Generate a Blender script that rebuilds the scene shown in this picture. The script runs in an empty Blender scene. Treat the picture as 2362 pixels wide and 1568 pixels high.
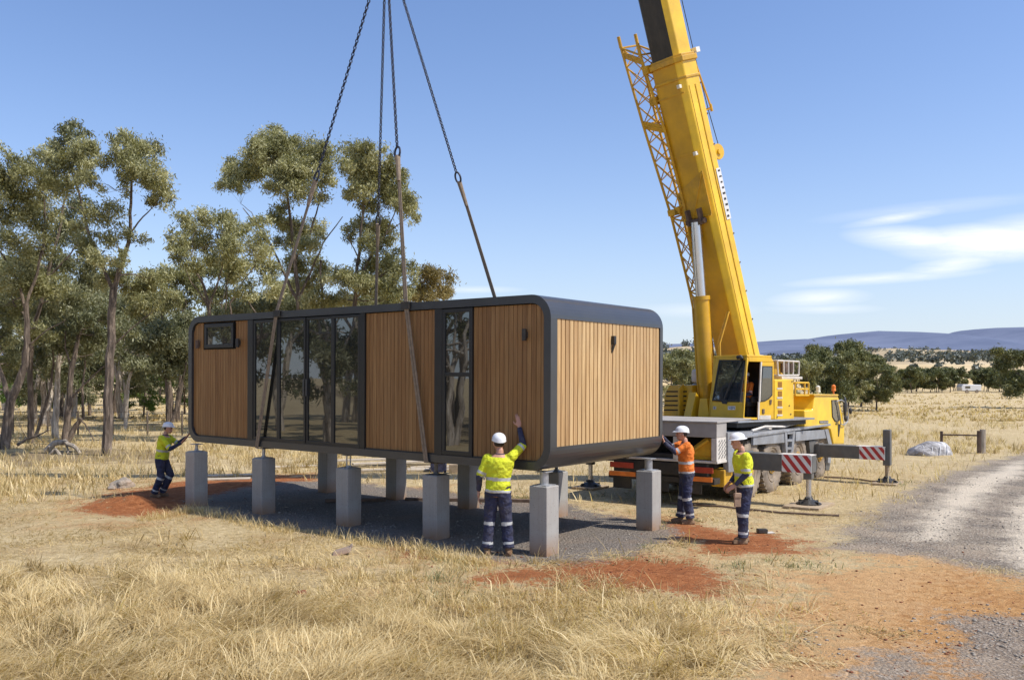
import bpy, bmesh, math, random
import numpy as np
from mathutils import Vector as V, Matrix, Euler, noise as mnoise
random.seed(7); RNG = np.random.default_rng(7)
R = math.radians
scene = bpy.context.scene
col = scene.collection
# ------------------------------------------------------------------ camera model (lens and height recovered from the photo)
FOC, CX, HY, CH = 2038.0, 1180.5, 872.0, 2.7
def G(px, py):
    Y = CH*FOC/(py-HY); return V(((px-CX)/FOC*Y, Y, 0))
def at(px, py, Y): return V(((px-CX)/FOC*Y, Y, CH-(py-HY)/FOC*Y))
def ip(px, py, P, N):
    d = V(((px-CX)/FOC, 1.0, -(py-HY)/FOC)); C0 = V((0, 0, CH)); P = V(P); N = V(N)
    return C0 + d*((P-C0).dot(N)/d.dot(N))
def z3(x, y): return ((1580+x/3.0154)/1.0588, (820+y/3.0154)/1.0588)
def z8(x, y): return ((1720+x/8.7125)/1.0588, (860+y/8.7125)/1.0588)
def zr(x, y): return ((1900+x/3.92)/1.0588, (780+y/3.92)/1.0588)

cam = bpy.data.cameras.new("camera"); camo = bpy.data.objects.new("camera", cam); col.objects.link(camo)
camo.location = (0, 0, CH); camo.rotation_euler = (R(90), 0, 0)
cam.sensor_width = 36; cam.lens = FOC/2361*36; cam.shift_y = (HY-784)/2361; cam.clip_end = 20000; cam.clip_start = .1
scene.camera = camo

# ------------------------------------------------------------------ noise helpers
def _h(ix, iy, s):
    n = (ix*374761393 + iy*668265263 + s*1442695041) & 0xffffffff
    n = ((n ^ (n >> 13))*1274126177) & 0xffffffff
    return ((n ^ (n >> 16)) & 0xffff)/65535.0
def vnoise(x, y, s=0):
    x = np.asarray(x, float); y = np.asarray(y, float)
    ix = np.floor(x).astype(np.int64); iy = np.floor(y).astype(np.int64)
    fx = x-ix; fy = y-iy; fx = fx*fx*(3-2*fx); fy = fy*fy*(3-2*fy)
    a = _h(ix, iy, s); b = _h(ix+1, iy, s); c = _h(ix, iy+1, s); d = _h(ix+1, iy+1, s)
    return (a*(1-fx)+b*fx)*(1-fy)+(c*(1-fx)+d*fx)*fy
def fbm(x, y, s=0, o=4):
    r = 0; a = .5; t = 0
    for k in range(o):
        r = r+a*vnoise(x*2**k, y*2**k, s+k*17); t += a; a *= .5
    return r/t

# ------------------------------------------------------------------ scene bookkeeping
W = {}
def link(o, parent=None):
    col.objects.link(o)
    if parent is not None: o.parent = parent
    return o
def tag(o, label=None, cat=None, group=None, kind=None):
    if label: o['label'] = label
    if cat: o['category'] = cat
    if group: o['group'] = group
    if kind: o['kind'] = kind
    return o
def thing(name, label, cat, loc, rz=0, group=None, M=None):
    o = bpy.data.objects.new(name, None); o.empty_display_size = .3
    M = M or (Matrix.Translation(V(loc)) @ Matrix.Rotation(rz, 4, 'Z'))
    o.matrix_world = M; link(o); W[o.name] = M
    return tag(o, label, cat, group)
def npmesh(name, v, f, mats, attr=None, smooth=False, mi=None):
    me = bpy.data.meshes.new(name)
    v = np.asarray(v, np.float32)
    if isinstance(f, np.ndarray):
        k = f.shape[1]; n = len(f)
        me.vertices.add(len(v)); me.vertices.foreach_set('co', v.ravel())
        me.loops.add(n*k); me.loops.foreach_set('vertex_index', f.astype(np.int32).ravel())
        me.polygons.add(n); me.polygons.foreach_set('loop_start', (np.arange(n)*k).astype(np.int32))
        me.update(calc_edges=True)
    else:
        me.from_pydata([tuple(map(float, p)) for p in v], [], f); me.update()
    for m in (mats if isinstance(mats, (list, tuple)) else [mats]): me.materials.append(m)
    if mi is not None: me.polygons.foreach_set('material_index', np.asarray(mi, np.int32))
    if smooth: me.polygons.foreach_set('use_smooth', np.ones(len(me.polygons), bool))
    for k, a in (attr or {}).items():
        at_ = me.attributes.new(k, 'FLOAT', 'POINT'); at_.data.foreach_set('value', np.asarray(a, np.float32))
    return me
class MB:
    def __init__(s): s.v = []; s.f = []; s.mi = []; s.m = 0
    def add(s, vs, fs):
        b = len(s.v); s.v += [tuple(p) for p in vs]; s.f += [[i+b for i in q] for q in fs]; s.mi += [s.m]*len(fs); return s
    def box(s, o, a, b, c):
        o, a, b, c = V(o), V(a), V(b), V(c)
        vs = [o, o+a, o+a+b, o+b, o+c, o+a+c, o+a+b+c, o+b+c]
        fs = [[0, 3, 2, 1], [4, 5, 6, 7], [0, 1, 5, 4], [1, 2, 6, 5], [2, 3, 7, 6], [3, 0, 4, 7]]
        if a.cross(b).dot(c) < 0: fs = [q[::-1] for q in fs]
        return s.add(vs, fs)
    def prism(s, poly, d):
        poly = [V(p) for p in poly]; d = V(d); n = len(poly)
        nn = V((0, 0, 0))
        for i in range(n): nn += (poly[i]-poly[0]).cross(poly[(i+1) % n]-poly[0])
        if nn.dot(d) > 0: poly = poly[::-1]
        vs = poly+[p+d for p in poly]
        fs = [list(range(n)), [n+i for i in range(n)][::-1]]
        for i in range(n):
            j = (i+1) % n; fs.append([i, i+n, j+n, j])
        return s.add(vs, fs)
    def tube(s, pts, rad, n=8, cap=True, flat=None):
        pts = [V(p) for p in pts]
        if not hasattr(rad, '__len__'): rad = [rad]*len(pts)
        vs = []; fs = []; prev = None
        for i, p in enumerate(pts):
            t = (pts[min(i+1, len(pts)-1)]-pts[max(i-1, 0)]).normalized()
            if prev is None:
                u = t.orthogonal().normalized() if flat is None else (V(flat)-t*V(flat).dot(t)).normalized()
            else: u = (prev-t*prev.dot(t)).normalized()
            prev = u; w = t.cross(u)
            r = rad[i]; rx, ry = r if hasattr(r, '__len__') else (r, r)
            for k in range(n):
                a = 2*math.pi*k/n; vs.append(p+u*math.cos(a)*rx+w*math.sin(a)*ry)
        m = len(pts)
        for i in range(m-1):
            for k in range(n):
                k2 = (k+1) % n; fs.append([i*n+k, i*n+k2, (i+1)*n+k2, (i+1)*n+k])
        if cap: fs.append(list(range(n))[::-1]); fs.append([(m-1)*n+k for k in range(n)])
        return s.add(vs, fs)
    def ell(s, c, a, b, d, n=14, m=9):
        c, a, b, d = V(c), V(a), V(b), V(d); vs = [c-d]; fs = []
        for i in range(1, m):
            th = math.pi*i/m-math.pi/2
            for k in range(n):
                ph = 2*math.pi*k/n
                vs.append(c+a*math.cos(ph)*math.cos(th)+b*math.sin(ph)*math.cos(th)+d*math.sin(th))
        vs.append(c+d); L = len(vs)-1
        for k in range(n):
            k2 = (k+1) % n
            fs.append([0, 1+k2, 1+k]); fs.append([L, L-n+k, L-n+k2])
            for i in range(m-2): fs.append([1+i*n+k, 1+i*n+k2, 1+(i+1)*n+k2, 1+(i+1)*n+k])
        if a.cross(b).dot(d) < 0: fs = [q[::-1] for q in fs]
        return s.add(vs, fs)
    def lathe(s, c, ax, prof, n=24, cap=True):
        """prof: list of (offset along ax, radius)"""
        c, ax = V(c), V(ax).normalized(); u = ax.orthogonal().normalized(); w = ax.cross(u); vs = []; fs = []
        for (h, r) in prof:
            for k in range(n):
                a = 2*math.pi*k/n; vs.append(c+ax*h+(u*math.cos(a)+w*math.sin(a))*r)
        for i in range(len(prof)-1):
            for k in range(n):
                k2 = (k+1) % n; fs.append([i*n+k, i*n+k2, (i+1)*n+k2, (i+1)*n+k])
        if cap: fs.append(list(range(n))[::-1]); fs.append([(len(prof)-1)*n+k for k in range(n)])
        return s.add(vs, fs)
    def build(s, name, mats, parent=None, org=None, bevel=0, smooth=False, seg=2):
        if parent is not None: M = W[parent.name]
        elif org is not None: M = Matrix.Translation(V(org))
        else: M = Matrix.Identity(4)
        Mi = np.array(M.inverted()); v = np.array(s.v, float); v = v@Mi[:3, :3].T+Mi[:3, 3]
        me = npmesh(name, v, s.f, mats, smooth=smooth, mi=s.mi)
        if smooth:
            try: me.set_sharp_from_angle(angle=R(42))
            except Exception: pass
        o = bpy.data.objects.new(name, me)
        if parent is None: o.matrix_world = M
        link(o, parent); W[o.name] = M
        if bevel:
            b = o.modifiers.new('bevel', 'BEVEL'); b.width = bevel; b.segments = seg; b.limit_method = 'ANGLE'; b.angle_limit = R(40)
        return o
def npobj(name, v, f, mats, parent=None, org=None, attr=None, smooth=False):
    M = W[parent.name] if parent is not None else (Matrix.Translation(V(org)) if org is not None else Matrix.Identity(4))
    Mi = np.array(M.inverted()); v = np.asarray(v, float)@Mi[:3, :3].T+Mi[:3, 3]
    o = bpy.data.objects.new(name, npmesh(name, v, f, mats, attr, smooth))
    if parent is None: o.matrix_world = M
    link(o, parent); W[o.name] = M
    return o
def copy_tree(o, M, label=None, parent=None):
    c = o.copy(); col.objects.link(c)
    if parent is None:
        c.matrix_world = M
        if label: c['label'] = label
    else: c.parent = parent
    for ch in list(o.children): copy_tree(ch, None, None, c)
    return c

# ------------------------------------------------------------------ materials
def nt(name):
    m = bpy.data.materials.new(name); m.use_nodes = True; t = m.node_tree
    for n in list(t.nodes): t.nodes.remove(n)
    out = t.nodes.new('ShaderNodeOutputMaterial'); return m, t, out
def nd(t, ty, **kw):
    n = t.nodes.new(ty)
    for k, v in kw.items():
        if k in n.inputs.keys() if isinstance(k, str) else False: n.inputs[k].default_value = v
        else: setattr(n, k, v)
    return n
def L(t, a, b): t.links.new(a, b)
def mix(t, fac, a, b, mode='MIX'):
    n = t.nodes.new('ShaderNodeMix'); n.data_type = 'RGBA'; n.blend_type = mode
    for s, x in ((n.inputs[0], fac), (n.inputs[6], a), (n.inputs[7], b)):
        if isinstance(x, (int, float)): s.default_value = x
        elif isinstance(x, (tuple, list)): s.default_value = (*x[:3], 1)
        else: L(t, x, s)
    return n.outputs[2]
def math_(t, op, a, b=None, c=None, clamp=False):
    n = t.nodes.new('ShaderNodeMath'); n.operation = op; n.use_clamp = clamp
    for i, x in enumerate((a, b, c)):
        if x is None: continue
        if isinstance(x, (int, float)): n.inputs[i].default_value = x
        else: L(t, x, n.inputs[i])
    return n.outputs[0]
def noise_(t, scale, detail=4, vec=None, rough=.55, dist=0):
    n = t.nodes.new('ShaderNodeTexNoise'); n.inputs['Scale'].default_value = scale; n.inputs['Detail'].default_value = detail
    n.inputs['Roughness'].default_value = rough; n.inputs['Distortion'].default_value = dist
    if vec is not None: L(t, vec, n.inputs['Vector'])
    return n.outputs['Fac']
def ramp(t, fac, stops):
    n = t.nodes.new('ShaderNodeValToRGB'); e = n.color_ramp.elements
    while len(e) > 1: e.remove(e[-1])
    for i, (p, c) in enumerate(stops):
        q = e[0] if i == 0 else e.new(p)
        q.position = p; q.color = (*c, 1) if hasattr(c, '__len__') else (c, c, c, 1)
    L(t, fac, n.inputs[0]); return n.outputs[0]
def coords(t, which='Object', scale=None):
    c = t.nodes.new('ShaderNodeTexCoord'); o = c.outputs[which]
    if scale:
        mp = t.nodes.new('ShaderNodeMapping'); mp.inputs['Scale'].default_value = scale; L(t, o, mp.inputs[0]); o = mp.outputs[0]
    return o
def bsdf(t, out, colr, rough=.6, metal=0, bump=None, bstr=.3, bdist=.01, spec=.5, coat=0):
    b = t.nodes.new('ShaderNodeBsdfPrincipled')
    for k, x in (('Base Color', colr), ('Roughness', rough), ('Metallic', metal)):
        s = b.inputs[k]
        if isinstance(x, (int, float)): s.default_value = x
        elif isinstance(x, (tuple, list)): s.default_value = (*x[:3], 1)
        else: L(t, x, s)
    b.inputs['Specular IOR Level'].default_value = spec
    if coat: b.inputs['Coat Weight'].default_value = coat; b.inputs['Coat Roughness'].default_value = .12
    if bump is not None:
        bn = t.nodes.new('ShaderNodeBump'); bn.inputs['Strength'].default_value = bstr; bn.inputs['Distance'].default_value = bdist
        L(t, bump, bn.inputs['Height']); L(t, bn.outputs[0], b.inputs['Normal'])
    L(t, b.outputs[0], out.inputs[0]); return b
def surf(name, c, rough=.6, metal=0, var=.12, scale=6, dirt=None, damt=.3, bstr=.15, fine=60, bdist=.004, coat=0, stretch=None, spec=.5):
    m, t, out = nt(name); oc = coords(t, 'Object', stretch)
    n1 = noise_(t, scale, 6, oc); lo = tuple(x*(1-var) for x in c); hi = tuple(min(1, x*(1+var)) for x in c)
    cc = mix(t, ramp(t, n1, [(.35, 0), (.65, 1)]), lo, hi)
    if dirt:
        n2 = noise_(t, scale*.45, 8, oc, .7); cc = mix(t, math_(t, 'MULTIPLY', ramp(t, n2, [(.42, 0), (.7, 1)]), damt), cc, dirt)
    rr = math_(t, 'MULTIPLY_ADD', n1, .25, rough-.12)
    bsdf(t, out, cc, rr, metal, noise_(t, fine, 5, oc), bstr, bdist, spec, coat); return m
DUST = (.38, .27, .16)
M = {}
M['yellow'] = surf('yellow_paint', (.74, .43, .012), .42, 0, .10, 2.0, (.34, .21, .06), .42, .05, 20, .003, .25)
M['yellow_shade'] = surf('shaded_yellow_paint', (.62, .335, .008), .42, 0, .12, 1.6, (.28, .16, .04), .45, .06, 20, .003, .25)  # crane yellow darkened: shade of the boom underside put into the colour
M['yellow_lit'] = surf('lit_yellow_paint', (.86, .54, .022), .38, 0, .12, 1.6, (.42, .25, .05), .5, .05, 20, .003, .3)  # brighter copy of the yellow: sunlight on the side faces put into the colour
M['yellow2'] = surf('yellow_paint_worn', (.60, .33, .012), .5, 0, .16, 4, (.35, .22, .08), .45, .1, 20, .003)
M['black'] = surf('black_steel', (.018, .017, .016), .5, 0, .3, 5, DUST, .12)
M['boomdark'] = surf('dark_boom_steel', (.020, .017, .015), .45, 0, .35, 3, (.12, .09, .06), .25, .1, 30, .003, 0, (4, 4, 1))
M['silver'] = surf('silver_paint', (.31, .32, .335), .45, .15, .12, 5, (.14, .12, .10), .55)
M['greysteel'] = surf('grey_steel', (.10, .105, .105), .5, .1, .15, 4, DUST, .22)
M['ballast'] = surf('ballast_paint', (.36, .33, .30), .65, 0, .1, 3, (.2, .17, .13), .45)
M['chrome'] = surf('chrome_rod', (.62, .62, .64), .22, .9, .05, 4)
M['zinc'] = surf('galvanised_steel', (.42, .42, .42), .45, .6, .15, 12)
M['white'] = surf('white_plastic', (.72, .71, .69), .4, 0, .05, 6, (.4, .36, .3), .25)
M['offwhite'] = surf('aged_white_paint', (.62, .57, .50), .6, 0, .1, 6, (.3, .24, .18), .4)
M['rubber'] = surf('dusty_rubber', (.19, .155, .12), .85, 0, .25, 6, (.40, .31, .21), .85, .4, 40, .01)
M['redwhite_r'] = surf('red_reflector', (.42, .03, .03), .4)
M['orange_l'] = surf('orange_lens', (.85, .22, .03), .35)
M['red_l'] = surf('red_lens', (.45, .05, .02), .35)
M['lens'] = surf('lamp_lens', (.7, .66, .55), .2)
M['timberpad'] = surf('pad_timber', (.36, .26, .16), .8, 0, .25, 4, (.6, .5, .34), .4, .4, 60, .01, 0, (1, 8, 8))
M['palewood'] = surf('bleached_timber', (.52, .44, .33), .85, 0, .25, 3, (.25, .2, .15), .4, .5, 60, .01, 0, (1, 6, 6))
M['rust'] = surf('rusty_steel', (.13, .085, .06), .85, 0, .3, 8)
M['shell'] = surf('charcoal_shell', (.040, .042, .046), .36, .0, .08, 3, (.09, .08, .07), .12, .04, 40, .002, .25)
M['frame'] = surf('black_frame', (.016, .016, .017), .4, 0, .1, 5)
M['webbing'] = surf('webbing', (.24, .18, .125), .9, 0, .2, 14, (.14, .1, .07), .4, .4, 200, .003)
M['chain'] = surf('chain_steel', (.035, .035, .05), .5, .4, .2, 10)
M['rock'] = surf('field_stone', (.30, .26, .21), .9, 0, .3, 8, (.4, .2, .1), .4, .8, 25, .03)
M['clod'] = surf('red_clod', (.20, .07, .03), .95, 0, .3, 12, None, 0, .8, 30, .02)
M['helmet'] = surf('helmet_shell', (.80, .80, .80), .3, 0, .03, 8, (.5, .45, .4), .12)
M['navy'] = surf('navy_drill', (.020, .024, .062), .85, 0, .35, 7, (.15, .13, .12), .45, 1, 11, .05)
M['hiyellow'] = surf('fluoro_yellow', (.66, .70, .02), .8, 0, .12, 8, (.45, .42, .03), .5, 1, 11, .05)
M['hiorange'] = surf('fluoro_orange', (.80, .20, .02), .8, 0, .12, 8, (.5, .12, .03), .5, 1, 11, .05)
M['reflect'] = surf('reflective_tape', (.50, .50, .48), .45, .1, .08, 20)
M['boot'] = surf('work_boot', (.16, .085, .04), .8, 0, .25, 20, DUST, .5)
M['leather'] = surf('tan_leather', (.36, .24, .16), .8, 0, .2, 15)
M['hair'] = surf('dark_hair', (.03, .02, .015), .8)
M['tarp'] = surf('grey_tarp', (.50, .48, .47), .6, 0, .4, 5, (.05, .035, .03), 1.0, .8, 8, .08)
M['void'] = surf('dark_interior', (.008, .008, .008), .8)
M['seatf'] = surf('seat_fabric', (.03, .03, .035), .9)
def skin_mat():
    m, t, out = nt('skin'); n = noise_(t, 18, 5, coords(t))
    b = bsdf(t, out, mix(t, n, (.42, .20, .13), (.58, .31, .21)), .55, 0, noise_(t, 90, 3, coords(t)), .1, .002)
    return m
M['skin'] = skin_mat()
def concrete():
    m, t, out = nt('concrete'); oc = coords(t)
    n = noise_(t, 3, 8, oc, .65); c = mix(t, n, (.25, .24, .225), (.42, .405, .38))
    sp = ramp(t, noise_(t, 45, 3, oc), [(.66, 0), (.72, 1)]); c = mix(t, math_(t, 'MULTIPLY', sp, .5), c, (.22, .2, .18))
    sep = nd(t, 'ShaderNodeSeparateXYZ'); L(t, oc, sep.inputs[0])
    vh = nd(t, 'ShaderNodeTexVoronoi'); vh.inputs['Scale'].default_value = 22; L(t, oc, vh.inputs['Vector'])
    c = mix(t, ramp(t, vh.outputs['Distance'], [(.10, .75), (.16, 0)]), c, (.14, .13, .12)); st = noise_(t, 1.0, 6, coords(t, 'Object', (14, 14, .6)), .6)
    c = mix(t, math_(t, 'MULTIPLY', ramp(t, st, [(.5, 0), (.75, 1)]), .5), c, (.24, .22, .2))
    oi = nd(t, 'ShaderNodeObjectInfo'); c = mix(t, 1, c, mix(t, oi.outputs['Random'], (.86, .86, .86), (1.1, 1.08, 1.04)), 'MULTIPLY')
    low = math_(t, 'SUBTRACT', .34, sep.outputs[2]); low = math_(t, 'MULTIPLY', low, math_(t, 'MULTIPLY', n, 5), clamp=True)
    c = mix(t, low, c, (.30, .17, .09))
    bsdf(t, out, c, .85, 0, noise_(t, 60, 8, oc, .7), .35, .008); return m
M['concrete'] = concrete()
def wood(nm='shaded_cladding', k=(1,1,1)):
    m, t, out = nt(nm); oc = coords(t)
    g = nd(t, 'ShaderNodeNewGeometry'); rnd = g.outputs['Random Per Island']
    base = ramp(t, rnd, [(0, (.36, .19, .075)), (.35, (.46, .265, .115)), (.65, (.52, .31, .14)), (1, (.42, .225, .09))])
    add = nd(t, 'ShaderNodeVectorMath', operation='MULTIPLY_ADD'); L(t, oc, add.inputs[0]); add.inputs[1].default_value = (30, 30, 1.1)
    cb = nd(t, 'ShaderNodeCombineXYZ'); 
    for i in range(3): L(t, math_(t, 'MULTIPLY', rnd, 37.0+i*11), cb.inputs[i])
    L(t, cb.outputs[0], add.inputs[2])
    gr = noise_(t, 1.0, 8, add.outputs[0], .6, .6)
    c = mix(t, ramp(t, gr, [(.35, 0), (.68, 1)]), mix(t, 1, base, (.62, .55, .48), 'MULTIPLY'), base)
    big = noise_(t, .9, 3, oc); c = mix(t, math_(t, 'MULTIPLY', ramp(t, big, [(.4, 0), (.7, 1)]), .25), c, (.30, .19, .11))
    c = mix(t, 1, c, k, 'MULTIPLY'); bsdf(t, out, c, .55, 0, gr, .25, .003, .35); return m
M['wood'] = wood(k=(.74,.69,.58)); M['wood_lit'] = wood('lit_end_timber', (1.36,1.60,1.75))  # front boards darkened for shade, end battens lightened for sun, in the colour
def glass(name, tint, refl=.35, trans=0.0):
    m, t, out = nt(name)
    a = nd(t, 'ShaderNodeBsdfPrincipled'); a.inputs['Base Color'].default_value = (*tint, 1); a.inputs['Roughness'].default_value = .3
    a.inputs['Specular IOR Level'].default_value = .2
    g = nd(t, 'ShaderNodeBsdfGlossy'); g.inputs['Roughness'].default_value = .015; g.inputs['Color'].default_value = (.9, .93, .95, 1)
    bn = nd(t, 'ShaderNodeBump'); bn.inputs['Strength'].default_value = .04; bn.inputs['Distance'].default_value = .01
    L(t, noise_(t, 1.5, 2, coords(t)), bn.inputs['Height']); L(t, bn.outputs[0], g.inputs['Normal'])
    fr = nd(t, 'ShaderNodeFresnel'); fr.inputs[0].default_value = 1.5
    f = math_(t, 'ADD', math_(t, 'MULTIPLY', fr.outputs[0], 1.0), refl, clamp=True)
    x = nd(t, 'ShaderNodeMixShader'); L(t, f, x.inputs[0])
    if trans:
        tr = nd(t, 'ShaderNodeBsdfTransparent'); tr.inputs[0].default_value = (.75, .8, .85, 1)
        y = nd(t, 'ShaderNodeMixShader'); y.inputs[0].default_value = trans; L(t, a.outputs[0], y.inputs[1]); L(t, tr.outputs[0], y.inputs[2])
        L(t, y.outputs[0], x.inputs[1])
    else: L(t, a.outputs[0], x.inputs[1])
    L(t, g.outputs[0], x.inputs[2]); L(t, x.outputs[0], out.inputs[0]); return m
M['glass'] = glass('tinted_glazing', (.005, .006, .006), .11)
M['cabglass'] = glass('cab_glass', (.015, .025, .035), .10, .45)
M['sideglass'] = glass('side_glass', (.05, .055, .05), .12, .2)
def leafmat(name, dark, mid, light, trans=.3, contrast=1):
    m, t, out = nt(name)
    a = nd(t, 'ShaderNodeAttribute'); a.attribute_name = 'tone'
    g = nd(t, 'ShaderNodeNewGeometry'); r = g.outputs['Random Per Island']
    f = math_(t, 'ADD', math_(t, 'MULTIPLY', a.outputs['Fac'], .65), math_(t, 'MULTIPLY', r, .35))
    c = ramp(t, f, [(.1, dark), (.5, mid), (.9, light)])
    d = nd(t, 'ShaderNodeBsdfPrincipled'); L(t, c, d.inputs['Base Color']); d.inputs['Roughness'].default_value = .5; d.inputs['Specular IOR Level'].default_value = .35
    tr = nd(t, 'ShaderNodeBsdfTranslucent'); L(t, mix(t, 1, c, (1.0, 1.0, .55), 'MULTIPLY'), tr.inputs[0])
    x = nd(t, 'ShaderNodeMixShader'); x.inputs[0].default_value = trans
    L(t, d.outputs[0], x.inputs[1]); L(t, tr.outputs[0], x.inputs[2]); L(t, x.outputs[0], out.inputs[0]); return m
M['leaf'] = leafmat('eucalypt_leaves', (.085, .085, .032), (.28, .27, .115), (.60, .57, .33))
M['leafg'] = leafmat('greyer_leaves', (.07, .078, .036), (.21, .215, .11), (.44, .43, .27))
M['leafb'] = leafmat('bright_green_leaves', (.05, .09, .015), (.11, .18, .03), (.2, .28, .07))
M['leafr'] = leafmat('rusty_leaves', (.11, .085, .03), (.28, .22, .08), (.45, .36, .16))
M['leaffar'] = leafmat('distant_leaves', (.075, .085, .035), (.15, .16, .06), (.27, .26, .11), .2)
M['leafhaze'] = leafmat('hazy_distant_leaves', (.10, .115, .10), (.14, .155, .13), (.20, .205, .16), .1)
M['straw'] = leafmat('dry_grass', (.27, .185, .075), (.58, .43, .20), (.84, .69, .40), .35)
M['strawd'] = leafmat('short_dry_grass', (.28, .19, .085), (.58, .44, .215), (.78, .63, .36), .3)
M['greengrass'] = leafmat('green_grey_weeds', (.12, .13, .05), (.24, .24, .11), (.38, .36, .2), .3)
def bark(name, a, b, c):
    m, t, out = nt(name); oc = coords(t, 'Object', (3, 3, .5)); n = noise_(t, 3, 8, oc, .65, .4)
    cc = ramp(t, n, [(.33, a), (.52, b), (.7, c)]); bsdf(t, out, cc, .9, 0, noise_(t, 12, 8, oc, .7), .8, .04); return m
M['bark'] = bark('dark_bark', (.04, .028, .02), (.14, .105, .078), (.36, .28, .21))
M['barkpale'] = bark('pale_bark', (.17, .125, .09), (.48, .41, .33), (.68, .61, .52))
M['deadwood'] = bark('dead_wood', (.15, .12, .09), (.38, .32, .25), (.58, .5, .4))
# ------------------------------------------------------------------ ground masks (world coordinates, metres)
def GP(l): return [tuple(G(*p)[:2]) for p in l]
P_GRAVEL = [GP([(455,1166),(600,1208),(800,1238),(960,1262),(1060,1290),(1200,1296),(1330,1292),(1440,1278),(1545,1250),(1560,1232),(1500,1204),(1300,1160),(1080,1142),(900,1122),(740,1110),(600,1122),(480,1140)])]
P_ROAD = [GP([(2600,985),(2361,1046),(2290,1062),(2190,1090),(2100,1125),(2030,1170),(1960,1215),(1900,1262),(1990,1275),(2120,1280),(2240,1310),(2361,1330),(2700,1400)]),
          GP([(2230,1410),(2320,1420),(2500,1440),(2600,1700),(2300,1640),(2260,1560),(2200,1490),(2160,1440)]),
          GP([(2010,1500),(2110,1510),(2140,1600),(2000,1600)])]
P_DIRT = [GP([(205,1176),(240,1150),(300,1128),(400,1112),(520,1104),(640,1096),(730,1096),(760,1126),(600,1140),(480,1150),(430,1180),(330,1196),(230,1192)]),
          GP([(860,1130),(960,1128),(1100,1150),(1300,1170),(1450,1190),(1500,1204),(1400,1206),(1200,1180),(1000,1158)]),
          GP([(930,1240),(1040,1256),(1200,1286),(1240,1300),(1130,1300),(1000,1284),(930,1262)]),
          GP([(1060,1346),(1150,1312),(1300,1296),(1470,1282),(1560,1290),(1680,1330),(1700,1350),(1640,1392),(1560,1376),(1400,1360),(1230,1350)]),
          GP([(1540,1216),(1600,1200),(1700,1222),(1800,1236),(1870,1250),(1800,1276),(1700,1280),(1600,1262),(1520,1240)]),
          GP([(1530,1196),(1580,1186),(1640,1206),(1600,1216),(1540,1216)])]
P_TRACK = [GP([(1690,1700),(1740,1540),(1790,1450),(1730,1400),(1840,1350),(1960,1290),(2050,1262),(2200,1290),(2361,1330),(2800,1420),(2800,1800),(1800,1900)])]
P_PALE = [GP([(2361,1060),(2250,1100),(2180,1140),(2130,1200),(2110,1245),(2170,1245),(2230,1180),(2300,1120),(2361,1090)]),
          GP([(2361,1140),(2330,1200),(2340,1300),(2390,1330),(2440,1200)])]
P_RUT = [GP([(2060,1275),(2190,1290),(2090,1400),(2010,1568),(1980,1700),(1780,1700),(1830,1540),(1890,1400),(1970,1310)]), GP([(1700,1440),(1790,1350),(1850,1330),(1800,1420),(1740,1568),(1680,1568)])]
P_SHADE = [GP([(-200,1085),(60,1075),(250,1062),(420,1066),(420,1040),(200,1036),(-200,1050)])]  # shade under the left trees, painted as a dark ground band
def sdf(x, y, poly):
    p = np.asarray(poly, float); n = len(p); d = np.full(x.shape, 1e9); ins = np.zeros(x.shape, bool)
    for i in range(n):
        ax, ay = p[i]; bx, by = p[(i+1) % n]; ex, ey = bx-ax, by-ay; wx, wy = x-ax, y-ay
        t = np.clip((wx*ex+wy*ey)/(ex*ex+ey*ey), 0, 1); d = np.minimum(d, (wx-ex*t)**2+(wy-ey*t)**2)
        c = ((ay <= y) & (by > y) & (ex*wy-ey*wx > 0)) | ((ay > y) & (by <= y) & (ex*wy-ey*wx < 0)); ins ^= c
    return np.where(ins, 1, -1)*np.sqrt(d)
def mask(x, y, polys, soft=.5):
    m = np.full(x.shape, -1e9)
    for p in polys: m = np.maximum(m, sdf(x, y, p))
    return np.clip(.5+m/soft*.5, 0, 1)
def hgt(x, y):
    x = np.asarray(x, float); y = np.asarray(y, float)
    dcl = np.sqrt((x+1.5)**2+(y-16)**2)
    w = np.clip((dcl-7)/6, .35, 1)
    h = (fbm(x*.45, y*.45, 3, 4)-.5)*.10*w+(fbm(x*3, y*3, 9, 3)-.5)*.03
    far = np.clip((y-150)/400, 0, 1); h = h*(1-far)
    return h
def mound(x, y): # low spoil heaps of red soil
    z = 0
    for (px, py, sx, sy, a) in ((310,1166,.75,.45,.20),(1400,1335,1.5,.35,.07),(225,1160,.9,.3,.08),(1010,1268,.9,.25,.06),(640,1118,1.4,.5,.08)):
        g = G(px, py); z = z+a*np.exp(-((x-g.x)/sx)**2-((y-g.y)/sy)**2)
    return z*(.75+.5*fbm(x*4, y*4, 5, 2))
def gz(x, y): return hgt(x, y)+mound(np.asarray(x, float), np.asarray(y, float))
def gz1(x, y): return float(gz(np.array([x]), np.array([y]))[0])

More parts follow.
